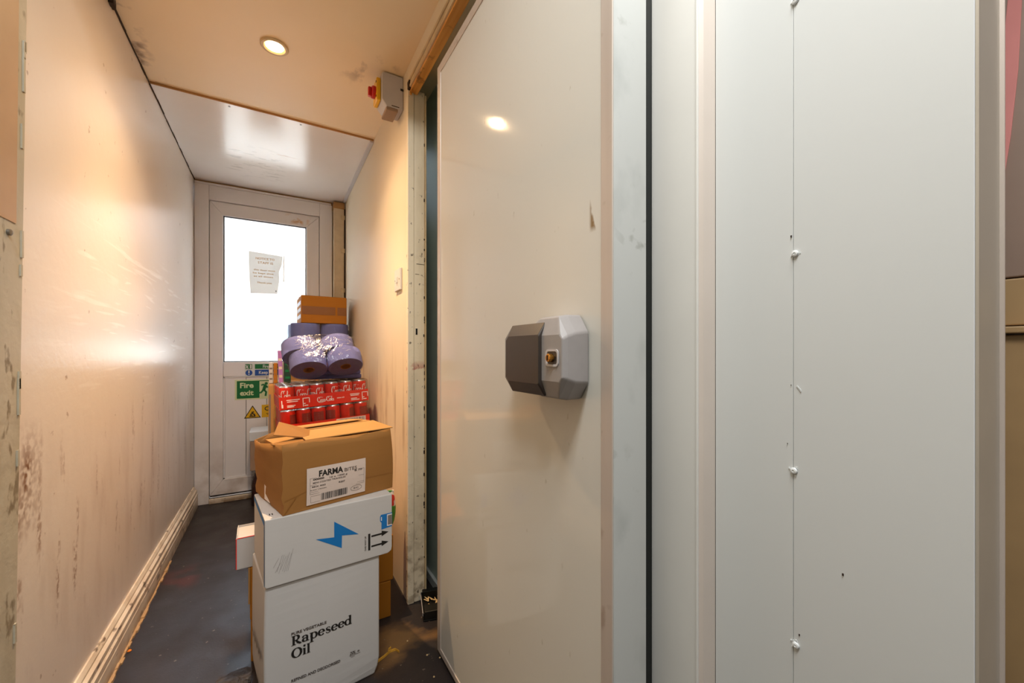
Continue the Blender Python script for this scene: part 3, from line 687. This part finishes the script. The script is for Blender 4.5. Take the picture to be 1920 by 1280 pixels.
box('corner_mark', (.056, .061, -.0012, -.0007, .018, .028), 'ink', n_)

# ---------------------------------------------------------------- cartons
def ff(x, z): return (x, -.0005, z)         # print on a carton's front face (local y = 0)
def carton(name, label, loc, rz, w, d, h, mat, bevel=.004, tape=None, group=None, rot=None, seam=True):
    t = thing(name, label, 'box', loc, rz, group, rot)
    box('body', (0, w, 0, d, 0, h), mat, t, bevel, 3)
    if seam:
        box('top_flap', (.003, w - .003, .003, d / 2 - .001, h, h + .002), mat, t, .001); box('top_flap', (.003, w - .003, d / 2 + .001, d - .003, h, h + .002), mat, t, .001)
    if tape: box('tape', (-.0006, w + .0006, d / 2 - .024, d / 2 + .024, h + .0015, h + .0027), tape, t)
    return t
# 1 oil box in the foreground
oil = thing('oil_carton', 'tall white carton printed in black, nearest the camera at the bottom of the stack', 'box', (-.023, 1.167, 0), 5.5)
OW, OD, OH = .2837, .235, .342
mb = MB(); rings = []
for k in range(15):
    z = OH * k / 14; b = math.sin(math.pi * k / 14) * .004
    e = .012 if k == 0 else (.004 if k == 1 else 0)
    tl = 0
    rings.append([(e + tl - b * .6, 0 + e * .5, z), (OW * .5, -b, z), (OW - e, 0 + e * .5, z), (OW - e * .5, OD, z), (OW * .5, OD, z), (e * .5 - .013 - b * .3, OD, z)])
mb.loft(rings); mb.build('body', 'card_oil', oil, .006, 3, smooth=False)
def fo(x, z): return (x, -math.sin(math.pi * max(0, min(1, z / OH))) * .004 * min(x, OW - x) / (OW / 2) - .0012, z)
mb = flatmb(); serif(mb, 'Rapeseed', .0577, .1775, .0168, fo, .149); serif(mb, 'Oil', .0577, .1444, .0168, fo, .0445); mb.build('large_lettering', 'ink', oil)
mb = flatmb(); text_mb(mb, 'PURE VEGETABLE', .0068, .0577, .2045, fo, bold=.025, width=.083); text_mb(mb, 'REFINED AND DEODORISED', .0072, .0577, .0842, fo, bold=.025, width=.118)
text_mb(mb, '20L', .0085, .200, .0905, fo, bold=.02, width=.017, shear=.25); text_mb(mb, 'e', .006, .221, .0915, fo, width=.006, bold=.02); mb.ribbon([(.201, .0875), (.229, .0875)], .001, fo); text_mb(mb, 'net', .003, .204, .0825, fo, width=.01)
mb.build('small_lettering', 'ink_soft', oil)
fs = lambda y, z: (-.0026 - .013 * y / OD - .0025 * (.05 < z < .3), y, z)
mb = flatmb()
for (y, z) in ((.03, .155), (.06, .150), (.095, .146), (.13, .143), (.165, .140)): mb.ribbon([(y + .026 * i / 6, z + .014 * math.sin(i * 1.6)) for i in range(7)], .005, fs)
for (y, z) in ((.05, .055), (.10, .050)): mb.ribbon([(y + .03 * i / 4, z + .01 * math.sin(i * 2)) for i in range(5)], .005, fs)
mb.build('side_lettering', 'ink_soft', oil)
mb = MB(); mb.prism([(0, 0), (.012, 0), (.010, .03), (.014, .055), (.003, .05)], lambda y, z, k: (-.0035 - .003 * k, y + .215, z + .27)); mb.build('torn_flap', 'card_light', oil)

# 2 cartons behind the oil box
carton('low_carton', 'wide brown carton on the floor behind the white oil box', (-.064, 1.432, 0), 0, .414, .32, .127, 'card_orange', seam=False)
b2 = carton('middle_carton', 'wide brown carton lying on the low floor carton behind the white oil box', (-.066, 1.428, .128), .4, .424, .30, .158, 'card_orange', seam=False)
box('flap', (-.004, .0, .0, .12, .05, .157), 'card_light', b2)
# small white box jutting out to the left
sb = thing('small_white_box', 'small white box with red edges jutting out left of the white flash carton', 'box', (-.100, 1.428, .2875), 2)
box('body', (0, .14, 0, .09, 0, .094), 'card_white', sb, .002)
box('red_edge', (-.0008, .0012, -.0008, .0016, .002, .092), 'red_card', sb); box('red_edge', (.002, .14, -.0008, .0014, .0915, .0935), 'red_card', sb)
MB().prism([(0, 0), (.090, 0), (.086, .008), (.004, .008)], lambda y, z, k: (.002 + .002 * k, y, z + .0935)).build('side_flap', 'card_white', sb)
MB().prism([(.0, 0), (.14, 0), (.136, .006), (.004, .006)], lambda x, z, k: (x, .086 + .002 * k, z + .0935)).build('back_flap', 'card_white', sb)
# snack pack by the jamb
sp_ = thing('snack_pack', 'colourful red and green snack pack squeezed between the cartons and the door jamb', 'packet', (.30, 1.50, .287))
mb = MB(); rings = []
for k in range(9):
    z = .118 * k / 8; q = math.sin(math.pi * min(1, (k + .6) / 9.2)) ** .5; rings.append([(.045 + .045 * (.6 + .4 * q) * math.cos(a), .022 + .024 * q * math.sin(a), z) for a in [i * math.pi / 8 for i in range(16)]])
mb.loft(rings, smooth=True); mb.build('bag', 'snack', sp_)
box('crimp', (.008, .082, .018, .026, .117, .126), 'snack', sp_, .001)

# 3 white carton with the blue flash
wc = thing('flash_carton', 'white carton with blue zigzag flash and two black arrows on the oil box', 'box', (-.023, 1.160, .3445), 5.5)
WW, WD, WH = .3185, .236, .170
mb = MB(); mb.prism([(.003, 0), (WW - .012, 0), (WW - .002, .006), (WW, .016), (WW, WH), (0, WH), (0, .005)], lambda x, z, k: (x - .008 * k * (x < .1), WD * k, z)); mb.build('body', 'card_white', wc, .002, 2)
mb = flatmb(); mb.poly([(.1147, .0937), (.1795, .0517), (.1799, .0866), (.2242, .0773), (.1599, .1282), (.1599, .0861)][:0] or [(.1147, .0925), (.1791, .0517), (.1799, .0856), (.1599, .0861)], ff); mb.poly([(.1599, .0861), (.1799, .0856), (.2242, .0775), (.1599, .1282)], ff); mb.build('blue_flash', 'ink_blue', wc)
mb = flatmb(); mb.rect(.2499, .2558, .0238, .0708, ff)
for z in (.0618, .0332):
    mb.rect(.2587, .2890, z - .0024, z + .0024, ff); mb.poly([(.2880, z - .0075), (.3080, z + .001), (.2880, z + .0085)], ff)
mb.build('arrows', 'ink', wc)
mb = flatmb(); fr = lambda a, b: (.2445 - b, -.0005, .0245 + a); text_mb(mb, 'THIS WAY UP', .0042, 0, 0, fr, bold=.02, width=.042); mb.build('small_lettering', 'ink_soft', wc)
mb = flatmb(); mb.poly([(.2875, .0735), (WW, .0765), (WW, .1163), (.2860, .1163), (.2835, .111), (.2835, .098), (.2875, .094)], ff); mb.build('blue_emblem', 'ink_blue', wc)
mb = flatmb(); f9 = lambda x, z: (x, -.0008, z); mb.rect(.3035, WW - .0004, .0800, .1135, f9); mb.rect(.2862, .2885, .099, .110, f9); mb.build('emblem_window', 'ink_white', wc)
mb = flatmb(); f10 = lambda x, z: (x, -.0011, z); mb.rect(.3058, WW - .0006, .0830, .1105, f10)
mb.build('emblem_screen', 'ink_grey', wc)
mb = flatmb(); fl = lambda y, z: (-.0008 - .008 * y / WD, y, z); mb.rect(.004, WD - .004, WH - .016, WH - .003, fl); mb.rect(.002, .010, .004, WH - .016, fl); mb.build('blue_edge', 'ink_blue', wc)
mb = flatmb(); ft = lambda x, y: (x, y, WH + .0006)
for x, y in ((.012, .03), (.018, .03), (.012, .19), (.020, .19), (.027, .19)): mb.rect(x, x + .0022, y, y + .011, ft)
mb.build('tick_marks', 'ink', wc)
mb = flatmb()
for k in range(9): mb.ribbon([(.018 + .004 * k, .030 + .018 * random.random()), (.030 + .004 * k, .085 - .03 * random.random())], .0005, ff)
mb.build('scuffs', 'ink_grey', wc)

# 4 open brown carton
fm = thing('open_carton', 'open brown carton with white barcode label and lifted flap on the white flash carton', 'box', (.0157, 1.166, .5155), 15)
FW, FD, FH = .303, .255, .180
bm = bmesh.new(); bmesh.ops.create_cube(bm, size=1); bmesh.ops.subdivide_edges(bm, edges=bm.edges, cuts=7, use_grid_fill=True)
for v in bm.verts:
    x, y, z = v.co.x + .5, v.co.y + .5, v.co.z + .5
    X, Y, Z = x * FW, y * FD, z * FH
    X -= .018 * (1 - x) ** 3 * math.exp(-((y - .55) / .38) ** 2) * z ** 1.3        # the torn left side bulges out
    Z -= .026 * (1 - x) ** 4 * y * z; X -= .007 * (1 - x) ** 3 * noise.noise(Vector((y * 5, z * 6, 2)))
    Y -= .007 * math.sin(math.pi * x) * math.sin(math.pi * z) * (1 - y)
    X -= .007 * (x ** 4) * z; X += .005 * (x ** 4) * math.sin(math.pi * z)
    Z += .003 * math.sin(x * 7) * (z ** 3)
    v.co = (X, Y, Z)
bmesh.ops.delete(bm, geom=[f for f in bm.faces if f.calc_center_median().z > FH * .955 - .02 and f.normal.z > .75], context='FACES')
bmesh.ops.recalc_face_normals(bm, faces=bm.faces)
me = bpy.data.meshes.new('body'); bm.to_mesh(me); bm.free(); me.materials.append(M['card'])
for p in me.polygons: p.use_smooth = True
me.set_sharp_from_angle(angle=R(38)); bo = bpy.data.objects.new('body', me); COL.objects.link(bo); bo.parent = fm
sd = bo.modifiers.new('thickness', 'SOLIDIFY'); sd.thickness = .003
box('contents', (.02, FW - .02, .02, FD - .02, .01, FH * .86), 'card_light', fm)
def flap(nm, quad, mat='card_light', th=.003):
    q = [Vector(p) for p in quad]; nn = (q[1] - q[0]).cross(q[3] - q[0]).normalized() * th
    return MB().loft([[tuple(p) for p in q], [tuple(p + nn) for p in q]]).build(nm, mat, fm, .0008)
flap('front_flap', [(.055, .004, FH + .001), (FW + .002, .001, FH + .002), (FW - .004, .118, FH + .010), (.070, .118, FH + .004)])
flap('back_flap', [(.10, .250, FH + .0), (FW - .006, .250, FH + .002), (FW - .012, .122, FH + .013), (.10, .122, FH + .010)])
flap('back_flap', [(.085, .235, FH + .004), (FW - .03, .235, FH + .006), (FW - .03, .135, FH + .0185), (.09, .132, FH + .0155)])
flap('left_flap', [(.085, .030, FH - .002), (.120, .120, FH + .0), (.032, .150, FH + .034), (-.004, .066, FH + .014)], 'card')
flap('left_flap', [(.105, .005, FH - .002), (.085, .070, FH + .0), (-.012, .060, FH - .008), (.0, .02, FH - .010)], 'card')
mb = flatmb(); fq = lambda x, z: (x, -.007 * math.sin(math.pi * x / FW) * math.sin(math.pi * max(0, min(1, z / FH))) - .0022, z)
for i in range(10):
    for j in range(6): mb.rect(.055 + .159 * i / 10, .055 + .159 * (i + 1) / 10, .0115 + .0975 * j / 6, .0115 + .0975 * (j + 1) / 6, fq)
lb = mb.build('label', 'label', fm)
fz = lambda x, z: (lambda p: (p[0], p[1] - .0006, p[2]))(fq(x, z))
mb = flatmb(); text_mb(mb, 'FARMA', .0155, .0848, .0832, fz, bold=.032, width=.0635); mb.build('bold_lettering', 'ink', lb)
mb = flatmb(); text_mb(mb, 'BITES', .0095, .1525, .0828, fz, bold=.0, width=.035)
text_mb(mb, 'MINI COATED TRIANGLES', .0042, .070, .0665, fz, width=.085, bold=.01)
text_mb(mb, '10 x 1000 g', .0045, .112, .0735, fz, width=.048, bold=.01); text_mb(mb, 'B 70', .0048, .181, .0775, fz, width=.022, bold=.02)
text_mb(mb, 'MIX 900', .004, .068, .0565, fz, width=.034, bold=.01); text_mb(mb, 'R207', .0045, .137, .0545, fz, width=.017, bold=.02); text_mb(mb, 'BLOCK 4 FROZEN', .003, .064, .0485, fz, width=.04)
text_mb(mb, '00000', .0045, .070, .0755, fz, width=.028, bold=.04)
for z in (.0815, .063, .0445, .0395): mb.ribbon([(.063, z), (.209, z)], .0005, fz)
for x in (.063, .209): mb.ribbon([(x, .0395), (x, .0815)], .0005, fz)
mb.ribbon([(.065, .017), (.089, .017)], .0005, fz); mb.ribbon([(.065, .034), (.089, .034)], .0005, fz); mb.ribbon([(.065, .017), (.065, .034)], .0005, fz)
mb.ribbon(arc(.187, .029, .016, .0075, 0, 360, 24), .0007, fz); text_mb(mb, 'EC', .005, .180, .0265, fz, width=.014)
mb.build('fine_lettering', 'ink_soft', lb)
mb = flatmb(); x = .0915; rr = random.Random(3)
while x < .162:
    w = rr.choice((.0006, .0008, .0014, .0020)); mb.rect(x, x + w, .018, .0365, fz); x += w + rr.choice((.0006, .0010, .0016))
mb.build('barcode', 'ink', lb)
mb = flatmb()
for k in range(2): mb.ribbon([(.004, .036), (.055, .050), (.214, .050), (FW - .004, .047)][k * 2:k * 2 + 2], .0008, lambda x, z: (x, fq(x, z)[1] + .0006, z))
mb.ribbon([(.002, .002), (.030, .040)], .0012, lambda x, z: (x, fq(x, z)[1] + .0004, z)); mb.build('creases', 'tape', fm)
box('side_tape', (-.0012, -.0004, .11, .16, .004, .07), 'ink_white', fm)

# ---------------------------------------------------------------- trays of cans
def can_mesh():
    mb = MB(); r = .0325
    mb.lathe([(.024, 0), (.0285, .003), (r, .009), (r, .094), (.0305, .0985)], n=22, mi=0)
    mb.lathe([(.0305, .0985), (.0270, .1040), (.0272, .1065), (.0255, .1065), (.0245, .1035), (.001, .1035)], n=22, mi=1)
    return mb
can_proto = None; logo_proto = None
CR = .0329
def cfn(a, b): return (CR * math.sin(a / CR), -CR * math.cos(a / CR), b)
mb = flatmb(); script(mb, -.045, .044, .036, cfn, .090)
logo_mesh = None
def tray(label, loc, rot, k, wrap):
    t = thing('can_tray', label, 'drinks', loc, 0, 'trays of red drink cans', rot); t.scale = (.92, .92, .92)
    global can_proto, logo_mesh
    w, d, h = .396, .264, .1105
    wz = .058 if wrap else .040
    for nm, b in (('tray_front', (0, w, -.0015, .0, 0, wz)), ('tray_back', (0, w, d, d + .0015, 0, wz)), ('tray_side', (-.0015, 0, -.0015, d + .0015, 0, wz)), ('tray_side', (w, w + .0015, -.0015, d + .0015, 0, wz)), ('tray_base', (0, w, 0, d, 0, .0015))):
        box(nm, b, 'red_card', t)
    for j in range(4):
        for i in range(6):
            if can_proto is None: c = can_mesh().build('can', ['red_can', 'can_metal'], t); can_proto = c
            else: c = can_proto.copy(); COL.objects.link(c); c.parent = t
            c.location = (.033 + i * .066, .033 + j * .066, .0022); c.rotation_euler = (0, 0, random.choice((-1, 1)) * (.3 + random.random()) if k else (-.6 + .5 * ((i * 7 + 3) % 4)))
            if j == 0 and k:
                c.rotation_euler = (0, 0, (-.9, .55, -.35, 1.2, -.6, .15)[i])
                if logo_mesh is None:
                    q = mb_logo(); logo = q.build('logo', 'ink_white', c); logo_mesh = logo.data
                else:
                    logo = bpy.data.objects.new('logo', logo_mesh); COL.objects.link(logo); logo.parent = c
            if j == 0 and not k:
                q = flatmb(); q.rect(-.022, .022, .028, .084, lambda a, b: cfn(a, b))if False else None
                for s_ in range(8): q.rect(-.024 + .006 * s_, -.018 + .006 * s_, .030, .082, cfn)
                q.build('dark_label', 'can_label', c)
                q = flatmb(); 
                for s_ in range(3): q.ribbon([(-.014, .05 + .011 * s_), (0, .05 + .011 * s_), (.014, .05 + .011 * s_)], .0016, lambda a, b: (lambda p: (p[0] * 1.01, p[1] * 1.01, p[2]))(cfn(a, b)))
                q.build('small_lettering', 'ink_grey', c)
    fb = MB().box(-.0025, w + .0025, -.0030, d + .003, -.0002, h); fb.build('shrink_film', 'film', t, .006, 2)
    f = lambda x, z: (x, -.0036, z)
    if wrap:
        q = flatmb(); script(q, .158, .0185, .024, f, .076)
        text_mb(q, 'ORIGINAL TASTE', .005, .246, .026, f, width=.034, bold=.02)
        for (x, z, n2) in ((.028, .042, .055), (.030, .034, .045), (.030, .016, .034), (.030, .010, .028), (.308, .040, .046), (.310, .033, .040), (.312, .018, .028), (.312, .011, .040)): q.ribbon([(x, z), (x + n2, z)], .0034, f)
        q.ribbon([(.009, .008), (.009, .042)], .004, f); q.ribbon([(.0125, .008), (.0125, .024)], .003, f)
        for x in (.095, .365):
            for (a, b, c_, e) in ((x, x + .003, .006, .046), (x + .027, x + .030, .022, .046), (x, x + .030, .043, .046), (x, x + .012, .018, .021), (x + .006, x + .022, .008, .012)): q.rect(a, b, c_, e, f)
        q.build('printed_lettering', 'ink_white', t)
    else:
        q = flatmb(); q.rect(.238, .378, .004, .036, f); q.build('label', 'label', t)
        q = flatmb(); x = .242; r2 = random.Random(5); f2 = lambda x, z: (x, -.0040, z)
        while x < .370:
            w2 = r2.choice((.001, .002, .003)); q.rect(x, x + w2, .008, .032, f2); x += w2 + r2.choice((.0015, .003))
        q.build('barcode', 'ink_soft', t)
    return t
def mb_logo():
    q = flatmb(); return script(q, -.046, .046, .040, cfn, .092)
M['can_label'] = plain('dark_red_can_print', '#96271f', .3)
CA = (0, R(-3.0), R(4.5))
rz = Matrix.Rotation(R(4.5), 3, 'Z') @ Matrix.Rotation(R(-3.0), 3, 'Y')
t0 = Vector((.021, 1.955, .5815)); up = rz @ Vector((0, 0, 1))
tray('lower tray of red drink cans with barcode label, on the brown cartons', t0, CA, 0, False)
tray('upper tray of red drink cans with red printed band, under the blue rolls', t0 + up * .1030, CA, 1, True)
# supports under the trays
carton('carton', 'brown carton on the floor underneath the trays of cans', (.024, 1.90, 0), 0, .372, .30, .282, 'card', seam=False)
s2 = thing('carton', 'tan carton carrying the trays of cans, slumped lower on the left', 'box', (.024, 1.915, .283)); 
MB().prism([(0, 0), (.37, 0), (.37, .3160), (0, .2965)], lambda x, z, k: (x, .27 * k, z)).build('body', 'card_light', s2, .003)

# ---------------------------------------------------------------- blue paper rolls
RR = .073
def roll_mesh(L, r=RR):
    mb = MB(); n = 30
    mb.lathe([(r * .985, 0), (r, .003), (r * 1.004, L / 2), (r, L - .003), (r * .985, L)], n=n, mi=0, cap=False)
    for h in (0, L): mb.lathe([(r * .985, h), (.022, h + (.003 if h == 0 else -.003))], n=n, mi=1, cap=False)
    return mb
def core_mesh(L):
    mb = MB(); mb.lathe([(.022, .002), (.019, .002), (.019, L - .002), (.022, L - .002), (.022, .002)], n=20, cap=False); mb.lathe([(.019, .03), (.001, .03)], n=20, cap=False); return mb
a_ = Vector((-.06, .55, .83)).normalized(); b_ = Vector((.98, .05, .20)); b_ = (b_ - a_ * b_.dot(a_)).normalized(); c_ = a_.cross(b_)
mat3 = Matrix((b_, c_, a_)).transposed()
fp = thing('roll_pack', 'pack of blue paper rolls in creased film, leaning back on the upper can tray', 'paper rolls', (.1980, 1.930, .8570)); fp.rotation_euler = mat3.to_euler()
L1 = .068
roll0 = None
def add_roll(parent, loc, L, rot=0, rad=.073):
    r = roll_mesh(L, rad).build('roll', ['tissue', 'tissue_end'], parent, sharp=50); r.location = loc; r.rotation_euler = (0, 0, rot)
    core_mesh(L).build('core', 'core', r); return r
for sx in (-1, 1):
    for k in range(2): add_roll(fp, (sx * RR * 1.012 - .024 * k, .004 * k, k * (L1 + .003)), L1, random.random())
def stadium(z, g, jit=0, squeeze=0, shear=.024):
    pts = []; N = 44
    for i in range(N):
        a = 2 * math.pi * i / N; cx = RR * 1.012 * (1 if math.cos(a) > 0 else -1)
        x = cx + (RR + g) * math.cos(a); y = (RR + g) * math.sin(a)
        if abs(x) < RR * .9: y *= (1 - squeeze * (1 - abs(x) / (RR * .9)))
        x -= shear * max(0, min(1, (z - .03) / .08)); p = Vector((x, y, z)); nz = noise.noise(p * 22 + Vector((1, 2, 3))) * jit
        pts.append((x + math.cos(a) * nz, y + math.sin(a) * nz, z + nz * .4))
    return pts
mb = MB(); Lt = 2 * L1 + .003
mb.loft([stadium(-.006, -.022, .003), stadium(-.003, .001, .003), stadium(.012, .0035, .002, .10), stadium(.034, .004, .003, .12), stadium(.056, .0035, .003, .12), stadium(L1, .0045, .004, .16), stadium(L1 + .012, .004, .003, .14), stadium(.105, .0035, .003, .12), stadium(Lt - .006, .003, .003, .1), stadium(Lt + .004, -.02, .003, .1)], smooth=True)
mb.build('film', 'film_creased', fp)
mb = MB(); rr = random.Random(11)
for k in range(30):         # pale ribbons painting the glints along the film's gathered creases
    x0 = -.12 + .24 * rr.random(); z0 = .02 + .10 * rr.random()
    def sx_(x, z, g=.0050): 
        cx = RR * 1.012 * (1 if x > 0 else -1); dx = max(-.072, min(.072, x - cx)); return (x - .024 * max(0, min(1, (z - .03) / .08)), -math.sqrt(max(1e-6, (RR + g) ** 2 - dx * dx)), z)
    ang = rr.uniform(-.9, .9); L = .02 + .035 * rr.random()
    pts = [(x0 + L * s * math.cos(ang), z0 + L * s * math.sin(ang) + .004 * math.sin(s * 5 + k)) for s in (0, .3, .6, 1)]
    mb.ribbon(pts, [.0004, .0018, .0014, .0003], lambda x, z: sx_(x, z))
mb.flat = True; mb.build('film_creases', 'film_crease', fp) if 'film_crease' in M else None
tp = thing('towel_pack', 'dark blue folded towel pack wedged under the leaning roll pack', 'towels', (.125, 2.035, .805), 3)
for k in range(3): box('folded_towel', (.003 * k, .235 - .003 * k, .002 * k, .11, .020 * k, .0195 + .020 * k), 'tissue_end', tp, .005, 3)  # dark layers stand in for the lower rolls of the pack
# upright pack behind
bp = thing('roll_pack', 'upright pack of blue paper rolls under the topmost brown carton', 'paper rolls', (.235, 2.705, .960), 3)
for sx in (-1, 1):
    for j in range(2): add_roll(bp, (sx * .0800, j * .161, 0), .140, random.random(), .0785)
RR = .0785
mb = MB(); mb.loft([[(p[0], p[1] + (RR * 2.02 if p[1] > 0 else 0), p[2]) for p in stadium(z, g, .003, .15, 0)] for z, g in ((.001, .003), (.05, .005), (.10, .005), (.137, .003))], smooth=True, cap=False); mb.build('film', 'film', bp)
mb = MB()
mb.loft([[(-.170, -.075, .02), (-.174, .03, .0)], [(-.186, -.07, .07), (-.190, .04, .07)], [(-.178, -.075, .115), (-.196, .03, .118)], [(-.168, -.08, .142), (-.185, .0, .152)], [(-.150, -.082, .1435), (-.14, .0, .150)]], cap=False, closed=False, smooth=True); mb.build('film_tail', 'film_creased', bp)
carton('carton', 'tall brown carton stack base under the upright roll pack by the far wall', (.040, 2.625, 0), 0, .352, .34, .50, 'card', seam=False)
carton('carton', 'brown carton carrying the upright pack of blue rolls', (.042, 2.628, .501), 0, .350, .33, .457, 'card_light', seam=False)
tc_ = carton('top_carton', 'brown carton with dark tape strips on top of the whole stack', (.128, 2.632, 1.102), 2.2, .249, .27, .160, 'card_orange', tape='tape', bevel=.003)
box('front_tape', (.004, .185, -.0010, -.0002, .050, .099), 'tape', tc_); box('front_tape', (.196, .247, -.0010, -.0002, .050, .099), 'tape', tc_)
mb = flatmb(); fl = lambda y, z: (-.0006, y, z)
for z in (.03, .07, .11): mb.rect(.02, .24, z, z + .022, fl)
mb.build('side_print', 'blue_white', tc_)
# cartons behind the can trays and the small packs on their left edge
carton('carton', 'brown carton on the floor behind the can trays', (-.030, 2.262, 0), 0, .39, .345, .385, 'card_light', seam=False)
cb = carton('carton', 'pale carton behind the can trays carrying four small packs', (-.030, 2.262, .386), 0, .39, .345, .384, 'card_light')
mb = flatmb(); mb.rect(.002, .010, .02, .34, ff); mb.build('side_print', 'ink_grey', cb)
def pack(nm, label, x, y, w, d, h, mat, mat2, tilt=0):
    t = thing(nm, label, 'packet', (x, y, .7735), 0, None, (0, R(tilt), 0)); box('body', (0, w, 0, d, 0, h), mat, t, .003)
    mb = flatmb()
    for k in range(3): mb.rect(w * .15, w * .85, h * (.18 + .25 * k), h * (.26 + .25 * k), ff)
    mb.build('printed_bands', mat2, t); return t
pack('card_box', 'narrow white printed card box at the left of the small packs behind the cans', -.029, 2.34, .018, .12, .104, 'card_white', 'ink_grey')
pack('card_box', 'narrow brown card box between the white box and the lilac packet', -.009, 2.33, .017, .12, .100, 'card_orange', 'card')
pack('wrapped_packet', 'tall lilac wrapped packet leaning beside the blue roll pack', .0145, 2.3, .019, .14, .165, 'purple', 'label', -2.5)
pack('wrapped_packet', 'dark green wrapped packet between the lilac packet and the blue rolls', .0365, 2.29, .03, .14, .135, 'green_dark', 'sign_green')
# left column by the far door
e0 = thing('bottle_pack', 'dark red shrink wrapped bottle pack on the floor near the glazed door', 'drinks', (-.128, 2.86, 0))
k_ = 0
for j in range(2):
    for i in range(2):
        q = MB(); q.lathe([(.028, 0), (.032, .006), (.032, .12), (.029, .15), (.014, .185), (.0125, .20), (.0135, .203), (.0135, .216), (.001, .218)], (.034 + .066 * i, .036 + .066 * j, 0), 18); q.build('bottle', 'dark_red', e0)
MB().box(.0, .136, .002, .138, .001, .217).build('shrink_film', 'film', e0, .012, 3)
e1 = carton('lidded_carton', 'grey brown carton with bluish white lid on the dark bottle pack', (-.131, 2.852, .2195), 0, .15, .17, .176, 'card_grey', seam=False)
box('lid', (-.004, .154, -.004, .172, .1765, .236), 'blue_white', e1, .006, 3)

# ---------------------------------------------------------------- floor things
bs = thing('bait_tray', 'black plastic bait tray with scraps on the floor at the cold room door', 'tray', (.500, 1.395, 0), -14)
box('base', (-.048, .048, -.065, .065, .0005, .006), 'black_plastic', bs, .002)
for nm, b in (('rim', (-.048, -.043, -.065, .065, .006, .030)), ('rim', (.043, .048, -.065, .065, .006, .045)), ('end_block', (-.043, .043, -.065, -.022, .006, .034)), ('end_block', (-.043, .043, .045, .065, .006, .040))): box(nm, b, 'black_plastic', bs, .002)
box('pale_edge', (-.0495, -.0482, -.064, .06, .020, .031), 'grey_plastic', bs)  # pale strip paints the light catching the left rim
mb = MB(); rr = random.Random(2)
for k in range(14):
    x, y, z = rr.uniform(-.034, .02), rr.uniform(-.014, .036), .008 + .010 * rr.random(); a = rr.random() * 3.14; l = .010 + .012 * rr.random()
    dx, dy = l * math.cos(a), l * math.sin(a); mb.loft([[(x, y, z), (x + .004, y, z), (x + .004, y + .004, z), (x, y + .004, z + .003)], [(x + dx, y + dy, z + .006), (x + dx + .003, y + dy, z + .006), (x + dx + .003, y + dy + .003, z + .006), (x + dx, y + dy + .003, z + .008)]])
o = mb.build('bait_scraps', 'food_pale', bs); o['kind'] = 'stuff'
mb = MB()
for pts in ([(.255, 1.236), (.285, 1.250), (.305, 1.262), (.322, 1.262), (.330, 1.246)], [(.298, 1.257), (.304, 1.272), (.312, 1.276)]):
    mb.loft([[(x, y - .003, .0005), (x, y + .003, .0005), (x, y + .002, .006), (x, y - .002, .006)] for x, y in pts])
tag(mb.build('food_scrap', 'food'), 'crooked yellow food scrap on the dark floor right of the oil box', 'scrap')
tag(MB().lathe([(.004, 0.0005), (.0055, .003), (.003, .006)], (-.391, 1.676, 0), 8).build('orange_scrap', 'orange_bit'), 'tiny orange scrap on the floor beside the left skirting', 'scrap')
mb = MB(); mb.prism([(-.155, 1.335), (-.060, 1.345), (-.058, 1.395), (-.070, 1.418), (-.142, 1.412)], lambda x, y, k: (x, y, .0004 + .0022 * k)); tag(mb.build('floor_patch', 'patch', None, .0008), 'dark embossed rubber patch on the floor left of the oil box', 'mat')
for x, y, lab in ((.40, 1.19, 'pale crumb on the dark floor between the yellow scrap and the cold room door'), (.365, 1.28, 'pale crumb on the dark floor farthest back, nearest the bait tray'),
                  (.43, 1.16, 'pale crumb lying closest to the bottom edge of the cold room door'), (.39, 1.10, 'pale crumb on the dark floor nearest the camera')):
    tag(MB().lathe([(.002, .0005), (.003, .002), (.0015, .004)], (x, y, 0), 6).build('crumb', 'food_pale'), lab, 'crumb', 'crumbs on the floor by the cold room door')

# ---------------------------------------------------------------- cupboard glimpsed past the panel end on the right
cu = thing('cupboard', 'tall brown cupboard glimpsed past the end of the white panels', 'cupboard', (1.42, .0, 0))
box('carcass', (.02, .5, -.25, .42, 0, 2.2), 'brown_laminate', cu)
box('upper_door', (0, .02, -.248, .418, 1.098, 2.19), 'brown_laminate', cu, .003)
box('drawer_front', (-.004, .02, -.248, .418, .990, 1.094), 'tan_laminate', cu, .003)
box('ledge', (-.022, .02, -.25, .42, .972, .987), 'tan_laminate', cu, .003)
box('lower_door', (-.002, .02, -.248, .418, .05, .968), 'tan_laminate', cu, .003)
st_ = MB(); st_.prism([(.168, 2.05), (.189, 1.707), (.194, 1.557), (.205, 1.409), (.215, 1.316), (.2205, 1.245), (.2225, 1.416), (.219, 1.571), (.209, 1.722), (.190, 2.05)], lambda y, z, k: (1.4195 - .004 * k, y, z)); tag(st_.build('red_cloth', 'red_cloth', None, .001), 'narrow tapering red cloth hanging on the brown cupboard door', 'cloth')
